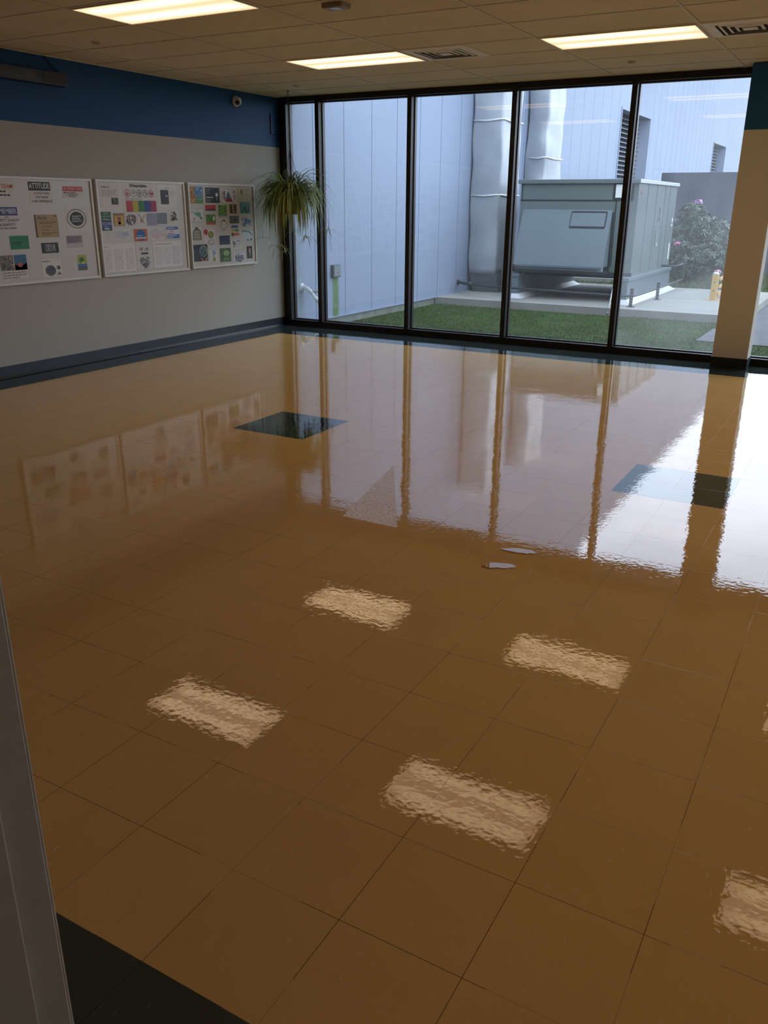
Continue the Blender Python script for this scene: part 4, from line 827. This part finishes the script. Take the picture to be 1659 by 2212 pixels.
# yellow guard rail
ym = mat('yellow_rail_paint', 'd3ac5c', .5); t = thing('guard_rail', (-2.6, 17.0, -.11), 'yellow guard rail with three rails standing on the slab left of the column', 'guard rail')
for y in (17.0, 19.0):
    b = MB(); b.box((-2.66, y-.055, -.10), (-2.55, y+.055, .35), ym); p_ = b.build('post', t, bevel=.008)
    b = MB(); b.lathe((-2.605, y, .35), [(.06, 0), (.058, .02), (.04, .035), (.01, .042)], mat('post_cap', 'b9c2c4', .4), 16); b.build('cap', p_)
    b = MB(); b.box((-2.72, y-.11, -.11), (-2.49, y+.11, -.098), ym); b.build('base_plate', p_)
    for z in (.06, .22):
        b = MB(); b.lathe((-2.605, y-.056, z), [(.012, 0), (.012, .006)], inn, 8, 'y', -1); b.build('bolt', p_)
for z in (.27, .13, -.005):
    b = MB(); b.box((-2.545, 17.0, z-.03), (-2.515, 19.0, z+.03), ym); b.box((-2.56, 17.0, z-.01), (-2.545, 19.0, z+.01), ym); b.build('rail', t, bevel=.006)

# rhododendron bush
rnd = random.Random(21)
t = thing('rhododendron_bush', (-4.1, 22.6, G), 'dark leafy bush with a few pink flowers in front of the concrete wall', 'bush')
blobs = [(-4.25, 22.6, .35, .95, .6), (-3.75, 22.5, .45, .85, .55), (-4.45, 22.7, .9, .6, .45), (-3.95, 22.5, 1.05, .5, .4), (-4.2, 22.6, 1.38, .38, .3), (-3.55, 22.5, .95, .4, .35), (-3.3, 22.4, .35, .45, .35), (-4.65, 22.5, .5, .5, .5)]
b = MB(); wood = mat('bush_wood', '4a4038', .9)
for (x, y, z, r, rz) in blobs:
    for k in range(3):
        e = (x+rnd.uniform(-.4, .4)*r, y+rnd.uniform(-.4, .4)*r, z+rnd.uniform(0, .7)*rz); b.tube([(-4.1+rnd.uniform(-.15, .15), 22.6, G), ((x-4.1)/2+rnd.uniform(-.1, .1), y, (z+G)/2), e], [.035, .022, .008], wood, 6)
for k in range(6): b.tube([(-3.6, 22.5, .7), (-3.3+.05*k, 22.4, .85+.05*k), (-3.0+.07*k, 22.3, .95+.12*rnd.random()*k)], [.012, .008, .003], wood, 5)
b.build('branches', t)
b = MB(); lm_ = [mat('bush_leaf_dark', '2c3b2a', .4, spec=.5), mat('bush_leaf_mid', '435640', .4, spec=.5), mat('bush_leaf_pale', '6f8068', .4, spec=.5)]
def whorl(c, nrm, n, L):
    for i in range(n):
        a = 6.283*i/n+rnd.uniform(-.2, .2); u = nrm.orthogonal().normalized(); v = nrm.cross(u); d = (u*math.cos(a)+v*math.sin(a)+nrm*rnd.uniform(-.2, .5)).normalized(); s2 = d.cross(nrm).normalized()
        l_ = L*rnd.uniform(.7, 1.1); w = l_*.17; p = c
        b.add([p, p+d*l_*.5-s2*w, p+d*l_-Vector((0, 0, l_*.15)), p+d*l_*.5+s2*w], [(0, 1, 2, 3)], rnd.choice((lm_[0], lm_[0], lm_[1], lm_[1], lm_[2])))
for (x, y, z, r, rz) in blobs:
    for i in range(int(330*r)):
        a, ph = rnd.uniform(0, 6.283), math.acos(rnd.uniform(-1, 1)); rr = rnd.uniform(.6, 1.0)
        d = Vector((math.sin(ph)*math.cos(a), math.sin(ph)*math.sin(a), math.cos(ph)))
        c = Vector((x+d.x*r*rr*.8, y+d.y*r*rr*.6, z+d.z*rz*rr))
        if c.z < G+.02: continue
        whorl(c, (d+Vector((0, 0, .6))).normalized(), 6, .12)
for k in range(10): whorl(Vector((-3.1+.06*k, 22.3, .95+.05*rnd.random()*k)), Vector((0, -.3, 1)).normalized(), 5, .1)
b.build('foliage', t)
for (px, py, pz, c) in ((-4.02, 22.2, 1.62, 'c98fc4'), (-4.72, 22.1, 1.02, 'b0478f'), (-4.35, 21.95, .66, 'b05a8c'), (-3.35, 22.0, .05, 'b88a94')):
    b = MB(); pmat = mat('blossom_'+c, c, .6)
    for i in range(26):
        a, ph = rnd.uniform(0, 6.283), rnd.uniform(0, 1.7); d = Vector((math.sin(ph)*math.cos(a), math.sin(ph)*math.sin(a), math.cos(ph)*.7)); q_ = Vector((px, py, pz))+d*.075; u = d.orthogonal().normalized(); v = d.cross(u)
        b.quad([q_+(u*math.cos(j*1.2566)+v*math.sin(j*1.2566))*.035+d*.01 for j in range(5)], pmat)
    b.build('blossom', t)
